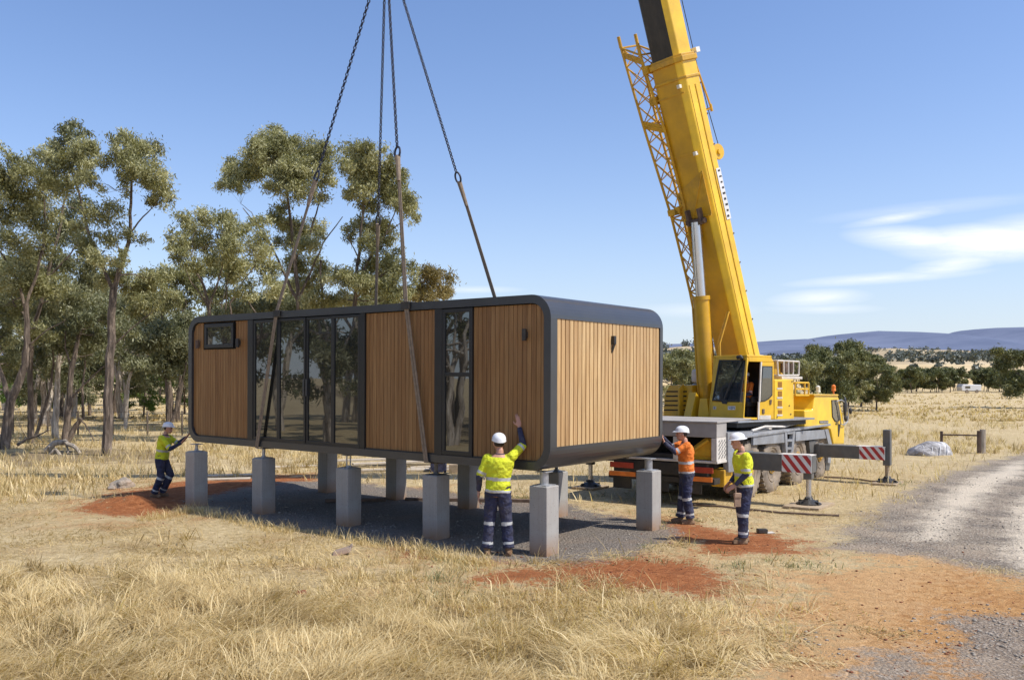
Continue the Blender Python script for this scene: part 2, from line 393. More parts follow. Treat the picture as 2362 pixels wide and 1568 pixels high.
# ------------------------------------------------------------------ ground sheet
def axis(lo, hi, st, far, grow=1.10):
    a = list(np.arange(lo, hi+1e-6, st)); s = st
    while a[-1] < far: s *= grow; a.append(a[-1]+s)
    b = []; s = st; x = lo
    while x > -far: s *= grow; x -= s; b.append(x)
    return np.array(b[::-1]+a)
gx = axis(-12, 14, .09, 9000); gy = axis(6.5, 30, .09, 9000)
X, Y = np.meshgrid(gx, gy); nx, ny = len(gx), len(gy)
Xf, Yf = X.ravel(), Y.ravel(); Zf = gz(Xf, Yf)
near = (np.abs(Xf) < 80) & (Yf > -40) & (Yf < 120)
def nm(polys, soft):
    r = np.zeros(len(Xf)); r[near] = mask(Xf[near], Yf[near], polys, soft); return r
A = {'gravel': nm(P_GRAVEL, .9), 'road': nm(P_ROAD, .9), 'dirt': nm(P_DIRT, 1.0), 'halo': nm(P_DIRT, 3.0), 'track': nm(P_TRACK, 1.8), 'pale': nm(P_PALE, .8), 'rut': nm(P_RUT, 1.4), 'litter_shade': np.maximum(nm(P_SHADE, 3.5), np.clip((11.6-Yf)/2.5, 0, 1)*np.clip(1-(Xf/np.maximum(Yf, 1)-.05)/.2, 0, 1)*.62*(Yf > 5))}
idx = np.arange(nx*ny).reshape(ny, nx)
F4 = np.stack([idx[:-1, :-1], idx[:-1, 1:], idx[1:, 1:], idx[1:, :-1]], -1).reshape(-1, 4)
def groundmat():
    m, t, out = nt('paddock_ground'); oc = coords(t)
    def at_(n):
        a = nd(t, 'ShaderNodeAttribute'); a.attribute_name = n; return a.outputs['Fac']
    nb = noise_(t, .9, 8, oc, .65); nf = noise_(t, 7, 8, oc, .7); nff = noise_(t, 38, 5, oc, .7); nL = noise_(t, .12, 5, oc, .6)
    str_ = noise_(t, 1, 6, coords(t, 'Object', (.05, .9, 1)), .7)
    g = ramp(t, nf, [(.28, (.22, .15, .075)), (.42, (.52, .395, .21)), (.6, (.70, .56, .325)), (.8, (.80, .68, .44))])
    g = mix(t, math_(t, 'MULTIPLY', ramp(t, nb, [(.5, 0), (.72, 1)]), .55), g, (.38, .235, .115))
    g = mix(t, math_(t, 'MULTIPLY', ramp(t, nL, [(.45, 0), (.65, 1)]), .4), g, (.50, .385, .21))
    farv = math_(t, 'MULTIPLY', ramp(t, str_, [(.38, 0), (.66, 1)]), .45); g = mix(t, farv, g, (.42, .30, .15))
    def thr(a, k, w=.12, nn=None):
        w *= .45; x = math_(t, 'ADD', a, math_(t, 'MULTIPLY', math_(t, 'SUBTRACT', nn or nb, .5), k*1.3))
        x = math_(t, 'ADD', x, math_(t, 'MULTIPLY', math_(t, 'SUBTRACT', nf, .5), k*1.2)); x = math_(t, 'ADD', x, math_(t, 'MULTIPLY', math_(t, 'SUBTRACT', nff, .5), k*.7))
        return math_(t, 'DIVIDE', math_(t, 'SUBTRACT', x, .5-w), 2*w, clamp=True)
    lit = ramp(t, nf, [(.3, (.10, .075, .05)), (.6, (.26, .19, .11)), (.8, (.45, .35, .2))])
    g = mix(t, math_(t, 'MULTIPLY', thr(at_('litter_shade'), .9), .8), g, lit)  # tree shade and dark gaps under long grass put into the ground colour
    tr = ramp(t, nf, [(.28, (.32, .15, .05)), (.5, (.56, .30, .115)), (.75, (.70, .44, .20))])
    tr = mix(t, math_(t, 'MULTIPLY', ramp(t, nb, [(.45, 0), (.62, 1)]), .7), tr, (.46, .225, .085))
    g = mix(t, thr(at_('track'), 1.2, .3), g, tr)
    g = mix(t, math_(t, 'MULTIPLY', thr(at_('halo'), 1.3, .3), .55), g, tr)
    di = ramp(t, nf, [(.28, (.15, .05, .018)), (.5, (.35, .125, .045)), (.75, (.47, .205, .085))])
    g = mix(t, thr(at_('dirt'), 1.15, .2), g, di)
    g = mix(t, math_(t, 'MULTIPLY', thr(at_('rut'), 1.3, .4), .45), g, (.70, .47, .24))
    vo = nd(t, 'ShaderNodeTexVoronoi'); vo.inputs['Scale'].default_value = 26; L(t, oc, vo.inputs['Vector'])
    vs = nd(t, 'ShaderNodeSeparateColor'); L(t, vo.outputs['Color'], vs.inputs[0])
    stn = ramp(t, vs.outputs[0], [(0, (.20, .17, .14)), (.35, (.31, .27, .225)), (.7, (.42, .37, .31)), (1, (.57, .51, .43))])
    stn = mix(t, ramp(t, vo.outputs['Distance'], [(.3, 0), (.6, 1)]), stn, (.17, .14, .115))
    gr = mix(t, math_(t, 'MULTIPLY', ramp(t, nb, [(.4, 0), (.65, 1)]), .6), stn, (.54, .43, .31))
    gv = thr(at_('gravel'), .9, .2); stn = mix(t, math_(t, 'MULTIPLY', ramp(t, nb, [(.48, 0), (.62, 1)]), .6), stn, (.44, .30, .19)); rd = thr(at_('road'), .8, .25)
    g = mix(t, gv, g, mix(t, .55, mix(t, 1, stn, (.8, .78, .76), 'MULTIPLY'), (.26, .225, .19))); g = mix(t, math_(t, 'MULTIPLY', rd, .92), g, gr)  # pad gravel darkened in its colour to deepen the cabin's shade
    g = mix(t, math_(t, 'MULTIPLY', thr(at_('pale'), .5, .3), .9), g, (.74, .63, .48))
    # scattered dark stones and clods everywhere
    v2 = nd(t, 'ShaderNodeTexVoronoi'); v2.inputs['Scale'].default_value = 5; L(t, oc, v2.inputs['Vector'])
    bm = math_(t, 'ADD', math_(t, 'MULTIPLY', nf, .9), math_(t, 'MULTIPLY', nff, .6)); bm = math_(t, 'ADD', bm, math_(t, 'MULTIPLY', nb, 1.2))
    stb = math_(t, 'MULTIPLY', math_(t, 'SUBTRACT', .5, vo.outputs['Distance']), math_(t, 'MAXIMUM', gv, rd))
    bm = math_(t, 'ADD', bm, math_(t, 'MULTIPLY', stb, .5))
    bsdf(t, out, g, .95, 0, bm, .9, .08, .15); return m
M['ground'] = groundmat()
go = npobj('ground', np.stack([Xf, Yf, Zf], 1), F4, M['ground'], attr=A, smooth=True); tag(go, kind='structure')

# ------------------------------------------------------------------ grass (uncountable: stuff)
def blades(x, y, z, Ls, a0, a1, az, w, tone):
    n = len(x); d = np.stack([np.cos(az), np.sin(az), np.zeros(n)], 1)
    wv = np.stack([-np.sin(az+RNG.normal(0, .9, n)), np.cos(az+RNG.normal(0, .9, n)), np.zeros(n)], 1)*w[:, None]*.5
    up = np.array([0, 0, 1.0]); p0 = np.stack([x, y, z-.01], 1)
    h = Ls[:, None]/2
    p1 = p0+h*(np.sin(a0)[:, None]*d+np.cos(a0)[:, None]*up); p2 = p1+h*(np.sin(a1)[:, None]*d+np.cos(a1)[:, None]*up)
    p2[:, 2] = np.maximum(p2[:, 2], z+.005); p1[:, 2] = np.maximum(p1[:, 2], z+.012)
    v = np.stack([p0-wv, p0+wv, p1-wv*.9, p1+wv*.9, p2-wv*.15, p2+wv*.15], 1).reshape(-1, 3)
    b = (np.arange(n)*6)[:, None]; f = np.concatenate([b+np.array([[0, 1, 3, 2]]), b+np.array([[2, 3, 5, 4]])], 1).reshape(-1, 4)
    return v, f, np.repeat(tone, 6)
def bare(x, y):
    b = np.maximum.reduce([mask(x, y, P_GRAVEL, .5), mask(x, y, P_ROAD, .9)*.95, mask(x, y, P_DIRT, 1.1)*1.0, mask(x, y, P_TRACK, 1.8)*.97])
    return np.clip((b+(fbm(x*.9, y*.9, 31, 4)-.5)*1.0-.38)/.25, 0, 1)
def scatter(n, y0, y1, xk0, xk1, powr=1.0):
    u = RNG.random(n); y = (y0**(1-powr)+(y1**(1-powr)-y0**(1-powr))*u)**(1/(1-powr)) if powr != 1 else y0*(y1/y0)**u
    x = y*(xk0+(xk1-xk0)*RNG.random(n)); return x, y
KL, KR = -.70, .66
def grass(name, mat, n, y0, y1, k0, k1, Lr, Wd, a0r, a1r, dens, tuft=0, powr=1.0, kind='stuff', flow=1.0, tb=.5):
    x, y = scatter(n, y0, y1, k0, k1, powr)
    if tuft:
        m = max(1, n//tuft); cxx, cyy = scatter(m, y0, y1, k0, k1, powr); i = RNG.integers(0, m, n)
        sp = .05+.10*RNG.random(m); x = cxx[i]+RNG.normal(0, 1, n)*sp[i]; y = cyy[i]+RNG.normal(0, 1, n)*sp[i]; ttone = RNG.random(m)[i]; ta = RNG.random(m)[i]
    else: ttone = fbm(x*1.3, y*1.3, 44, 3); ta = RNG.random(n)
    keep = RNG.random(n) < dens(x, y)*(1-bare(x, y)); x, y, ttone, ta = x[keep], y[keep], ttone[keep], ta[keep]; n = len(x)
    fl = (fbm(x*.5, y*.5, 71, 2)*2.6)*2*math.pi
    az = fl+RNG.normal(0, .42 if flow else 3, n)*(1+1.2*(RNG.random(n) > .8)) if not tuft else fl*.5+RNG.random(n)*2*math.pi
    Ls = Lr[0]+(Lr[1]-Lr[0])*RNG.random(n)**1.5*(.6+.8*fbm(x*.8, y*.8, 12, 2))
    a0 = R(1)*(a0r[0]+(a0r[1]-a0r[0])*RNG.random(n)); a1 = R(1)*(a1r[0]+(a1r[1]-a1r[0])*RNG.random(n))
    w = Wd*(.6+.8*RNG.random(n))
    tone = np.clip(tb+.9*(ttone-.5)+.7*(fbm(x*.5, y*.5, 90, 3)-.5)+RNG.normal(0, .15, n), 0, 1)
    v, f, tn = blades(x, y, gz(x, y), Ls, a0, a1, az, w, tone)
    o = npobj(name, v, f, mat, attr={'tone': tn}); return tag(o, kind=kind)
foreL = lambda x, y: np.clip(1.15-(x/y-.02)/.22, 0, 1)*np.clip((12.2-y)/3.2, 0, 1)*np.clip((fbm(x*.9, y*.9, 5, 3)-.36)*4, .10, 1)
grass('long_dry_grass', M['straw'], 150000, 7.2, 13.5, KL, .30, (.10, .50), .0062, (55, 90), (78, 112), foreL, 0, 1.6)
grass('tangled_grass_tufts', M['straw'], 22000, 7.2, 13, KL, .32, (.10, .36), .007, (8, 45), (30, 80), lambda x, y: np.clip(1.2-(x/y)/.2, .15, 1), 42, 1.4)
grass('short_dry_grass', M['strawd'], 240000, 8.0, 26, KL, KR, (.05, .21), .0085, (45, 88), (70, 112), lambda x, y: np.clip((fbm(x*.6, y*.6, 8, 4)-.28)*3.2, .12, 1), 0, 1.3)
grass('weed_tufts', M['greengrass'], 16000, 9.0, 24, -.1, KR, (.05, .18), .010, (5, 60), (30, 90), lambda x, y: np.clip((fbm(x*.4, y*.4, 77, 3)-.5)*6, 0, 1), 40, 1.2)
grass('paddock_grass', M['straw'], 110000, 19, 60, KL, KR, (.10, .42), .016, (3, 40), (15, 70), lambda x, y: np.clip((fbm(x*.22, y*.22, 18, 3)-.30)*4, .08, 1)*np.where((x > -5) & (y < 31), .12, 1), 14, 1.2, tb=.6)
grass('distant_paddock_grass', M['straw'], 70000, 55, 165, KL, KR, (.10, .30), .06, (3, 40), (15, 70), lambda x, y: np.clip((fbm(x*.05, y*.12, 18, 3)-.33)*5, .08, 1), 10, 1.1, tb=.6)
def swathes(n, y0, y1, k0, k1, name):
    V_ = []; F_ = []; T_ = []; off = 0
    cx_, cy_ = scatter(n, y0, y1, k0, k1, 1.5); keep = RNG.random(n) < np.clip(1.2-(cx_/cy_+.05)/.28, .0, 1)*np.clip((fbm(cx_*.8, cy_*.8, 5, 3)-.30)*4, .1, 1)*(cy_ < 11.7-2.6*np.clip((cx_/cy_+.45)/.45, 0, 1)+.8*(fbm(cx_, cy_, 2, 2)-.5))*(1-np.clip(bare(cx_, cy_)+mask(cx_, cy_, P_DIRT, 2.4)*1.5, 0, 1)); cx_, cy_ = cx_[keep], cy_[keep]
    for i in range(len(cx_)):
        m = int(RNG.integers(50, 190)); a = fbm(np.array([cx_[i]*.5]), np.array([cy_[i]*.5]), 71, 2)[0]*2.6*6.28+RNG.normal(0, .9); ln = RNG.uniform(.25, .62); sp = RNG.uniform(.05, .16)
        x = cx_[i]+RNG.normal(0, sp, m); y = cy_[i]+RNG.normal(0, sp, m); az = a+RNG.normal(0, .38, m)
        h0 = RNG.uniform(50, 80)
        v, f, tn = blades(x, y, gz(x, y)+RNG.random(m)*.07, ln*(.5+.6*RNG.random(m)), R(1)*(h0+RNG.normal(0, 9, m)), R(1)*(88+RNG.normal(0, 12, m)), az, .0055*(.6+.8*RNG.random(m)+(RNG.random(m) > .93)*1.3), np.clip(RNG.uniform(.25, 1.05)+RNG.normal(0, .14, m), 0, 1))
        V_.append(v); F_.append(f+off); T_.append(tn); off += len(v)
    tag(npobj(name, np.concatenate(V_), np.concatenate(F_), M['straw'], attr={'tone': np.concatenate(T_)}), kind='stuff')
grass('coarse_stalks', M['straw'], 9000, 7.2, 15, KL, .34, (.18, .55), .010, (20, 86), (60, 110), lambda x, y: np.clip((fbm(x*.7, y*.7, 15, 3)-.4)*6, .05, 1), 9, 1.4, tb=.35)
swathes(1700, 7.2, 11.8, KL, .27, 'flattened_straw_swathes')
# fringe of seeding stems along the edge of the pad, in front of the piers
def fringe():
    P0 = [G(*p) for p in ((330,1200),(450,1178),(600,1216),(800,1245),(960,1272),(1060,1292),(1120,1300))]
    n = 5200; i = RNG.integers(0, len(P0)-1, n); t = RNG.random(n); a = np.array([p[:2] for p in P0])
    p = a[i]*(1-t)[:, None]+a[i+1]*t[:, None]; cl = fbm(p[:, 0]*2.2, p[:, 1]*2.2, 61, 3); k = RNG.random(n) < np.clip((cl-.38)*4, .05, 1)
    p = p[k]; n = len(p); x = p[:, 0]+RNG.normal(0, .1, n); y = p[:, 1]-.06+RNG.normal(0, .12, n)
    v, f, tn = blades(x, y, gz(x, y), .06+.24*RNG.random(n)**2, R(1)*(5+45*RNG.random(n)), R(1)*(20+70*RNG.random(n)), RNG.random(n)*6.28, .005+.004*RNG.random(n), .5+.5*RNG.random(n))
    tag(npobj('grass_fringe', v, f, M['straw'], attr={'tone': tn}), kind='stuff')
fringe()
# loose stones and clods (uncountable litter)
def stones(name, mat, n, region, size, dens):
    x, y = scatter(n, *region); k = RNG.random(n) < dens(x, y); x, y = x[k], y[k]; n = len(x)
    ico = np.array([(0,0,1),(.89,0,.45),(.28,.85,.45),(-.72,.53,.45),(-.72,-.53,.45),(.28,-.85,.45),(.72,.53,-.45),(-.28,.85,-.45),(-.89,0,-.45),(-.28,-.85,-.45),(.72,-.53,-.45),(0,0,-1)])
    fc = np.array([(0,1,2),(0,2,3),(0,3,4),(0,4,5),(0,5,1),(1,6,2),(2,7,3),(3,8,4),(4,9,5),(5,10,1),(6,7,2),(7,8,3),(8,9,4),(9,10,5),(10,6,1),(11,7,6),(11,8,7),(11,9,8),(11,10,9),(11,6,10)])
    s = size[0]+(size[1]-size[0])*RNG.random(n)**3; a = RNG.random(n)*6.28
    v = ico[None]*(1+RNG.normal(0, .16, (n, 12, 1)))*s[:, None, None]*np.stack([.8+.5*RNG.random(n), .8+.5*RNG.random(n), .45+.3*RNG.random(n)], 1)[:, None, :]
    c, sn = np.cos(a)[:, None], np.sin(a)[:, None]; vx = v[..., 0]*c-v[..., 1]*sn; vy = v[..., 0]*sn+v[..., 1]*c
    v = np.stack([vx+x[:, None], vy+y[:, None], v[..., 2]+(gz(x, y)+s*.25)[:, None]], -1).reshape(-1, 3)
    f = (np.arange(n)[:, None, None]*12+fc[None]).reshape(-1, 3)
    tag(npobj(name, v, f, mat), kind='stuff')
stones('loose_gravel', surf('gravel_stone', (.31, .265, .21), .9, 0, .35, 3), 26000, (8.5, 26, KL, KR, 1.3), (.006, .024), lambda x, y: np.clip(mask(x, y, P_GRAVEL, .6)*.7+mask(x, y, P_ROAD, 1.2), 0, 1)*np.clip((fbm(x*1.1, y*1.1, 55, 3)-.42)*6, .05, 1))
stones('dirt_clods', M['clod'], 7500, (8, 22, -.5, KR, 1.3), (.005, .022), lambda x, y: np.clip(mask(x, y, P_DIRT, 1.0)*.9+mask(x, y, P_TRACK, 1.2)*.7, 0.01, 1)*np.clip((fbm(x*1.4, y*1.4, 56, 3)-.45)*7, .03, 1))

# ------------------------------------------------------------------ hills
def ridge(name, prof, Y0, depth, mat, zf=1.0, rows=10, nz=0, low=-2):
    prof = sorted(prof); px = np.linspace(prof[0][0], prof[-1][0], 260); py = np.interp(px, [p[0] for p in prof], [p[1] for p in prof])
    k = (px-CX)/FOC; top = CH-(py-HY)/FOC*Y0
    vs = []
    for r in range(rows+1):
        t = r/rows; yy = Y0-depth*(1-t); prof_t = math.sin(t*math.pi/2)**1.0
        n_ = (fbm(px*.02+3*t, px*0+t*4, 5, 4)-.5)*nz*math.sin(t*math.pi)
        z = low+(top-low)*prof_t+n_*(top-low); vs.append(np.stack([k*Y0+0*z, yy+0*z, z], 1))
    z = low+0*top; vs.append(np.stack([k*Y0, Y0+depth*.8+0*z, z], 1))
    v = np.concatenate(vs); n = len(px); m = rows+2; ix = np.arange(n*m).reshape(m, n)
    f = np.stack([ix[:-1, :-1], ix[:-1, 1:], ix[1:, 1:], ix[1:, :-1]], -1).reshape(-1, 4)
    return tag(npobj(name, v, f, mat, smooth=True), kind='structure')
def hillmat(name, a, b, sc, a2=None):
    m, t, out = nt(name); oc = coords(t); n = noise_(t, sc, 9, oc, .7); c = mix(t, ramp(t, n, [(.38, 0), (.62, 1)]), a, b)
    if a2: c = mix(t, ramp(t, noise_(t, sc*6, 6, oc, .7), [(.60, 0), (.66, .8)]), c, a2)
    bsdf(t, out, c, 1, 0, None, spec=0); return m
ridge('mountains', [(-900,800),(-300,792),(100,800),(500,790),(900,800),(1200,798),(1500,796),(1700,793),(1794,787),(1850,784),(1903,775),(1950,770),(1984,767),(2020,771),(2079,785),(2120,787),(2150,781),(2204,764),(2252,759),(2310,763),(2361,765),(2600,762),(2900,780),(3300,800)], 5200, 2400, hillmat('hazed_forest_ridge', (.13, .155, .225), (.17, .195, .27), .0025), nz=.12)  # distance haze put into the ridge colour as pale blue
ridge('low_mountains', [(1500,832),(1700,822),(1800,808),(1900,812),(2000,818),(2200,812),(2361,806),(2700,800)], 3600, 1000, hillmat('hazed_low_ridge', (.105, .125, .18), (.14, .16, .22), .004), nz=.1)  # nearer ridge, its haze also mixed into the base colour
GH = hillmat('dry_grass_hill', (.40, .31, .19), (.52, .42, .28), .02, (.16, .15, .10))
ridge('golden_hill', [(1300,860),(1450,822),(1500,806),(1560,800),(1610,800),(1680,812),(1760,836),(1800,850)], 900, 300, GH, nz=.05)
ridge('golden_rise', [(1700,850),(1850,826),(1945,818),(2000,806),(2030,804),(2080,808),(2160,808),(2210,812),(2280,822),(2361,826),(2700,850)], 1500, 420, GH, nz=.05)
ridge('pasture_rise', [(1500,872),(1800,856),(1950,846),(2050,841),(2200,840),(2361,842),(2700,846),(3100,870)], 700, 300, hillmat('pasture', (.50, .38, .21), (.62, .49, .30), .02), nz=.02)
ridge('field_rise', [(1200,886),(1500,880),(1800,874),(2000,872),(2361,872),(2800,874),(3400,884)], 360, 150, hillmat('field', (.50, .36, .18), (.64, .49, .28), .03), nz=.02, low=-.3)

# ------------------------------------------------------------------ sky and sun
world = bpy.data.worlds.new('World'); scene.world = world; world.use_nodes = True
t = world.node_tree
for n in list(t.nodes): t.nodes.remove(n)
wo = t.nodes.new('ShaderNodeOutputWorld'); bg = t.nodes.new('ShaderNodeBackground'); sky = t.nodes.new('ShaderNodeTexSky')
sky.sky_type = 'NISHITA'; sky.sun_disc = False; SEL, SAZ = 54, 110
sky.sun_elevation = R(SEL); sky.sun_rotation = R(SAZ); sky.altitude = 300; sky.air_density = 1.0; sky.dust_density = 1.5; sky.ozone_density = 2.5
SKYS = .145; bg.inputs[1].default_value = SKYS
tc = coords(t, 'Generated'); sp = nd(t, 'ShaderNodeSeparateXYZ'); L(t, tc, sp.inputs[0])
u = math_(t, 'DIVIDE', sp.outputs[0], sp.outputs[1]); w_ = math_(t, 'DIVIDE', sp.outputs[2], sp.outputs[1])   # tangent-plane direction of the +Y half of the sky
cb = nd(t, 'ShaderNodeCombineXYZ'); L(t, u, cb.inputs[0]); L(t, w_, cb.inputs[1])
mp = nd(t, 'ShaderNodeMapping'); mp.inputs['Scale'].default_value = (5, 30, 1); mp.inputs['Rotation'].default_value = (0, 0, R(-7)); L(t, cb.outputs[0], mp.inputs[0])
cn = noise_(t, 1.0, 7, mp.outputs[0], .70, .7)
def blob(px, py, rx, ry, rot=0, amp=1):
    a, b = (px-CX)/FOC, (HY-py)/FOC
    mpp = nd(t, 'ShaderNodeMapping'); mpp.vector_type = 'TEXTURE'; mpp.inputs['Location'].default_value = (a, b, 0); mpp.inputs['Rotation'].default_value = (0, 0, R(rot)); mpp.inputs['Scale'].default_value = (rx/FOC, ry/FOC, 1)
    L(t, cb.outputs[0], mpp.inputs[0]); l = nd(t, 'ShaderNodeVectorMath', operation='LENGTH'); L(t, mpp.outputs[0], l.inputs[0])
    return math_(t, 'MULTIPLY', math_(t, 'SUBTRACT', 1, l.outputs['Value'], clamp=True), amp)
bl = None
for q in ((2290,560,260,52,2,1.6),(2130,555,200,36,-4,1.25),(2080,500,150,16,10,.8),(2200,610,150,28,12,1.1),(2050,640,260,16,4,.8),(1890,688,130,24,3,.9),(1900,712,150,14,0,.5),(2150,480,300,20,6,.35),(1100,668,120,10,0,.5),(1600,716,170,20,0,.35),(2500,540,300,60,0,1.3)):
    x = blob(*q); bl = x if bl is None else math_(t, 'MAXIMUM', bl, x)
front = math_(t, 'GREATER_THAN', sp.outputs[1], .02)
cl = math_(t, 'MULTIPLY', bl, math_(t, 'MULTIPLY_ADD', cn, 2.4, -.25), clamp=True)
cl = math_(t, 'MULTIPLY', math_(t, 'MULTIPLY', cl, front), .78, clamp=True)
tint = mix(t, 1, sky.outputs[0], (.98, 1.10, 1.32), 'MULTIPLY')
hz_ = math_(t, 'POWER', 2.718, math_(t, 'MULTIPLY', math_(t, 'MAXIMUM', sp.outputs[2], 0), -8.5))   # pale heat haze thinning with height
tint = mix(t, math_(t, 'MULTIPLY', hz_, .85), tint, (5.9, 6.4, 7.0))
L(t, mix(t, cl, tint, (8.0, 8.1, 8.3)), bg.inputs[0]); L(t, bg.outputs[0], wo.inputs[0])
sun = bpy.data.lights.new('sun', 'SUN'); sun.energy = 5.0; sun.angle = R(.53); sun.color = (1, .95, .87)
so = bpy.data.objects.new('sun', sun); col.objects.link(so)
sd = V((math.sin(R(SAZ))*math.cos(R(SEL)), math.cos(R(SAZ))*math.cos(R(SEL)), math.sin(R(SEL))))
so.rotation_euler = sd.to_track_quat('Z', 'Y').to_euler(); so.location = sd*60
scene.view_settings.view_transform = 'Standard'; scene.view_settings.look = 'None'; scene.view_settings.exposure = 0; scene.view_settings.gamma = 1
scene.render.engine = 'CYCLES'; scene.cycles.max_bounces = 6; scene.cycles.transparent_max_bounces = 8; scene.cycles.use_denoising = True
# ================================================================== modular cabin hung on slings
NB = V((.577, 13.315, 1.284)); yaw = .659; tl = .005
lx = V((-math.cos(yaw)*math.cos(tl), math.sin(yaw)*math.cos(tl), math.sin(tl))); nx_ = V((math.sin(yaw), math.cos(yaw), 0)); ux = nx_.cross(lx); ux = ux if ux.z > 0 else -ux
ML, MD, MH = 9.639, 3.534, 2.693
def MP(l, n, u): return NB+lx*l+nx_*n+ux*u
def lu(px, py, n=0):
    p = ip(px, py, MP(0, n, 0), nx_)-NB; return p.dot(lx), p.dot(ux)
def nu(px, py, l=0):
    p = ip(px, py, MP(l, 0, 0), lx)-NB; return p.dot(nx_), p.dot(ux)
mMat = Matrix(((-lx.x, nx_.x, ux.x, MP(ML/2, MD/2, 0).x), (-lx.y, nx_.y, ux.y, MP(ML/2, MD/2, 0).y), (-lx.z, nx_.z, ux.z, MP(ML/2, MD/2, 0).z), (0, 0, 0, 1)))
cabin = thing('modular_cabin', 'long timber-clad modular cabin with rounded charcoal shell hanging over the concrete piers', 'modular cabin', None, M=mMat)
def rrect(l0, l1, u0, u1, r, n=10):
    pts = []
    for (cl_, cu, a0) in ((l1-r, u1-r, 0), (l0+r, u1-r, 90), (l0+r, u0+r, 180), (l1-r, u0+r, 270)):
        for k in range(n+1):
            a = R(a0+90*k/n); pts.append((cl_+r*math.cos(a), cu+r*math.sin(a)))
    return pts
RO = .37; TH = .13
outer = rrect(0, ML, 0, MH, RO); inner = rrect(TH, ML-TH, TH, MH-TH, RO-TH)
# shell: rounded loop extruded through the depth, with the end walls cut back into recesses
mb = MB(); n = len(outer)
def skip(i): # leave the straight part of both ends open for the recessed end cladding
    a, b = outer[i], outer[(i+1) % n]; return abs(a[0]-b[0]) < 1e-6 and abs(a[1]-b[1]) > .5
EN0, EN1 = .17, MD-.10   # cladding extent across the end
for i in range(n):
    j = (i+1) % n
    a, b, c, d = outer[i], outer[j], inner[j], inner[i]
    P = lambda q, nn: MP(q[0], nn, q[1])
    mb.add([P(a,0),P(b,0),P(c,0),P(d,0)], [[0,1,2,3]]); mb.add([P(a,MD),P(b,MD),P(c,MD),P(d,MD)], [[3,2,1,0]])
    mb.add([P(c,0),P(d,0),P(d,MD),P(c,MD)], [[0,1,2,3]])
    if not skip(i): mb.add([P(a,0),P(b,0),P(b,MD),P(a,MD)], [[3,2,1,0]])
    else:
        for (q0, q1) in ((0, EN0), (EN1, MD)): mb.add([P(a,q0),P(b,q0),P(b,q1),P(a,q1)], [[3,2,1,0]])
        s = 1 if a[0] < 1 else -1; dp = s*.05
        for q in (EN0, EN1):
            mb.add([P(a,q),P(b,q),P((b[0]+dp,b[1]),q),P((a[0]+dp,a[1]),q)], [[0,1,2,3]])
        for e in (a, b): mb.add([P(e,EN0),P(e,EN1),P((e[0]+dp,e[1]),EN1),P((e[0]+dp,e[1]),EN0)], [[0,1,2,3]])
shell = mb.build('shell', [M['shell']], cabin, smooth=True)
# trim lines on the shell roof / standing edge
mb = MB(); mb.box(MP(TH, .03, TH), lx*(ML-2*TH), nx_*(MD-.06), ux*(.02)); mb.build('floor_deck', M['black'], cabin)
mb = MB(); mb.box(MP(TH, MD-.16, TH), lx*(ML-2*TH), nx_*.1, ux*(MH-2*TH)); mb.build('back_wall', M['frame'], cabin)
# front wall
FN = .05
U0, U1 = TH, MH-TH
def Lp(px, py=900): return lu(px, py, 0)[0]
lw1a, lw1b = ML-TH, Lp(569); gl_a, gl_b = Lp(581), Lp(827); w2a, w2b = Lp(839), Lp(1000); wn_a, wn_b = Lp(1017, 900), Lp(1086, 900); w3a, w3b = Lp(1087), TH
BW = .090
def boards(name, l0, l1, cut=None, label=None, rl=None):
    """vertical boards between l0 (smaller) and l1; ends follow the rounded corners of the frame"""
    mb = MB(); n = max(1, round((l1-l0)/BW)); w = (l1-l0)/n
    for k in range(n):
        a, b = l0+k*w+.0035, l0+(k+1)*w-.0035
        def ext(l):
            r = RO-TH; d = 0
            if l < TH+r: q = TH+r-l; d = r-math.sqrt(max(0, r*r-q*q))
            if l > ML-TH-r: q = l-(ML-TH-r); d = r-math.sqrt(max(0, r*r-q*q))
            return max(0, d)
        e0, e1 = ext(a)+.012, ext(b)+.012
        segs = [(None, None)]
        if cut and b > cut[0] and a < cut[1]: segs = [(None, cut[2]), (cut[3], None)]
        for (lo, hi) in segs:
            ua0 = U0+e0 if lo is None else lo; ub0 = U0+e1 if lo is None else lo
            ua1 = U1-e0 if hi is None else hi; ub1 = U1-e1 if hi is None else hi
            z = FN+random.uniform(0, .002)
            p = [MP(a, z, ua0), MP(b, z, ub0), MP(b, z, ub1), MP(a, z, ua1)]
            mb.prism(p, nx_*.022)
    return tag(mb.build(name, M['wood'], cabin, bevel=.0025, seg=1), label)
wl0, wu1 = lu(470, 748); wl1, wu0 = lu(536, 801)
cut = (wl1-.03, wl0+.03, wu0-.03, wu1+.03)
boards('cladding_panel', w1b if False else lw1b, lw1a, cut, 'timber panel with the small high window')
boards('cladding_panel', w2b, w2a, None, 'plain timber panel between the glazed doors and the narrow window')
boards('cladding_panel', w3b, w3a, None, 'timber panel with one dark wall lamp')
mb = MB()
mb.box(MP(TH+.01, FN+.034, TH+.005), lx*(ML-2*TH-.02), nx_*.03, ux*(MH-2*TH-.01)); mb.build('front_wall_backing', M['void'], cabin)
mb = MB()
for a, b in ((lw1b, gl_a), (gl_b, w2a), (w2b, wn_a), (wn_b, w3a)): 
    lo, hi = min(a, b), max(a, b)
    if hi-lo > .004: mb = MB(); mb.box(MP(lo, .012, U0+.002), lx*(hi-lo), nx_*.07, ux*(U1-U0-.004)); mb.build('wall_post', M['frame'], cabin, bevel=.004)
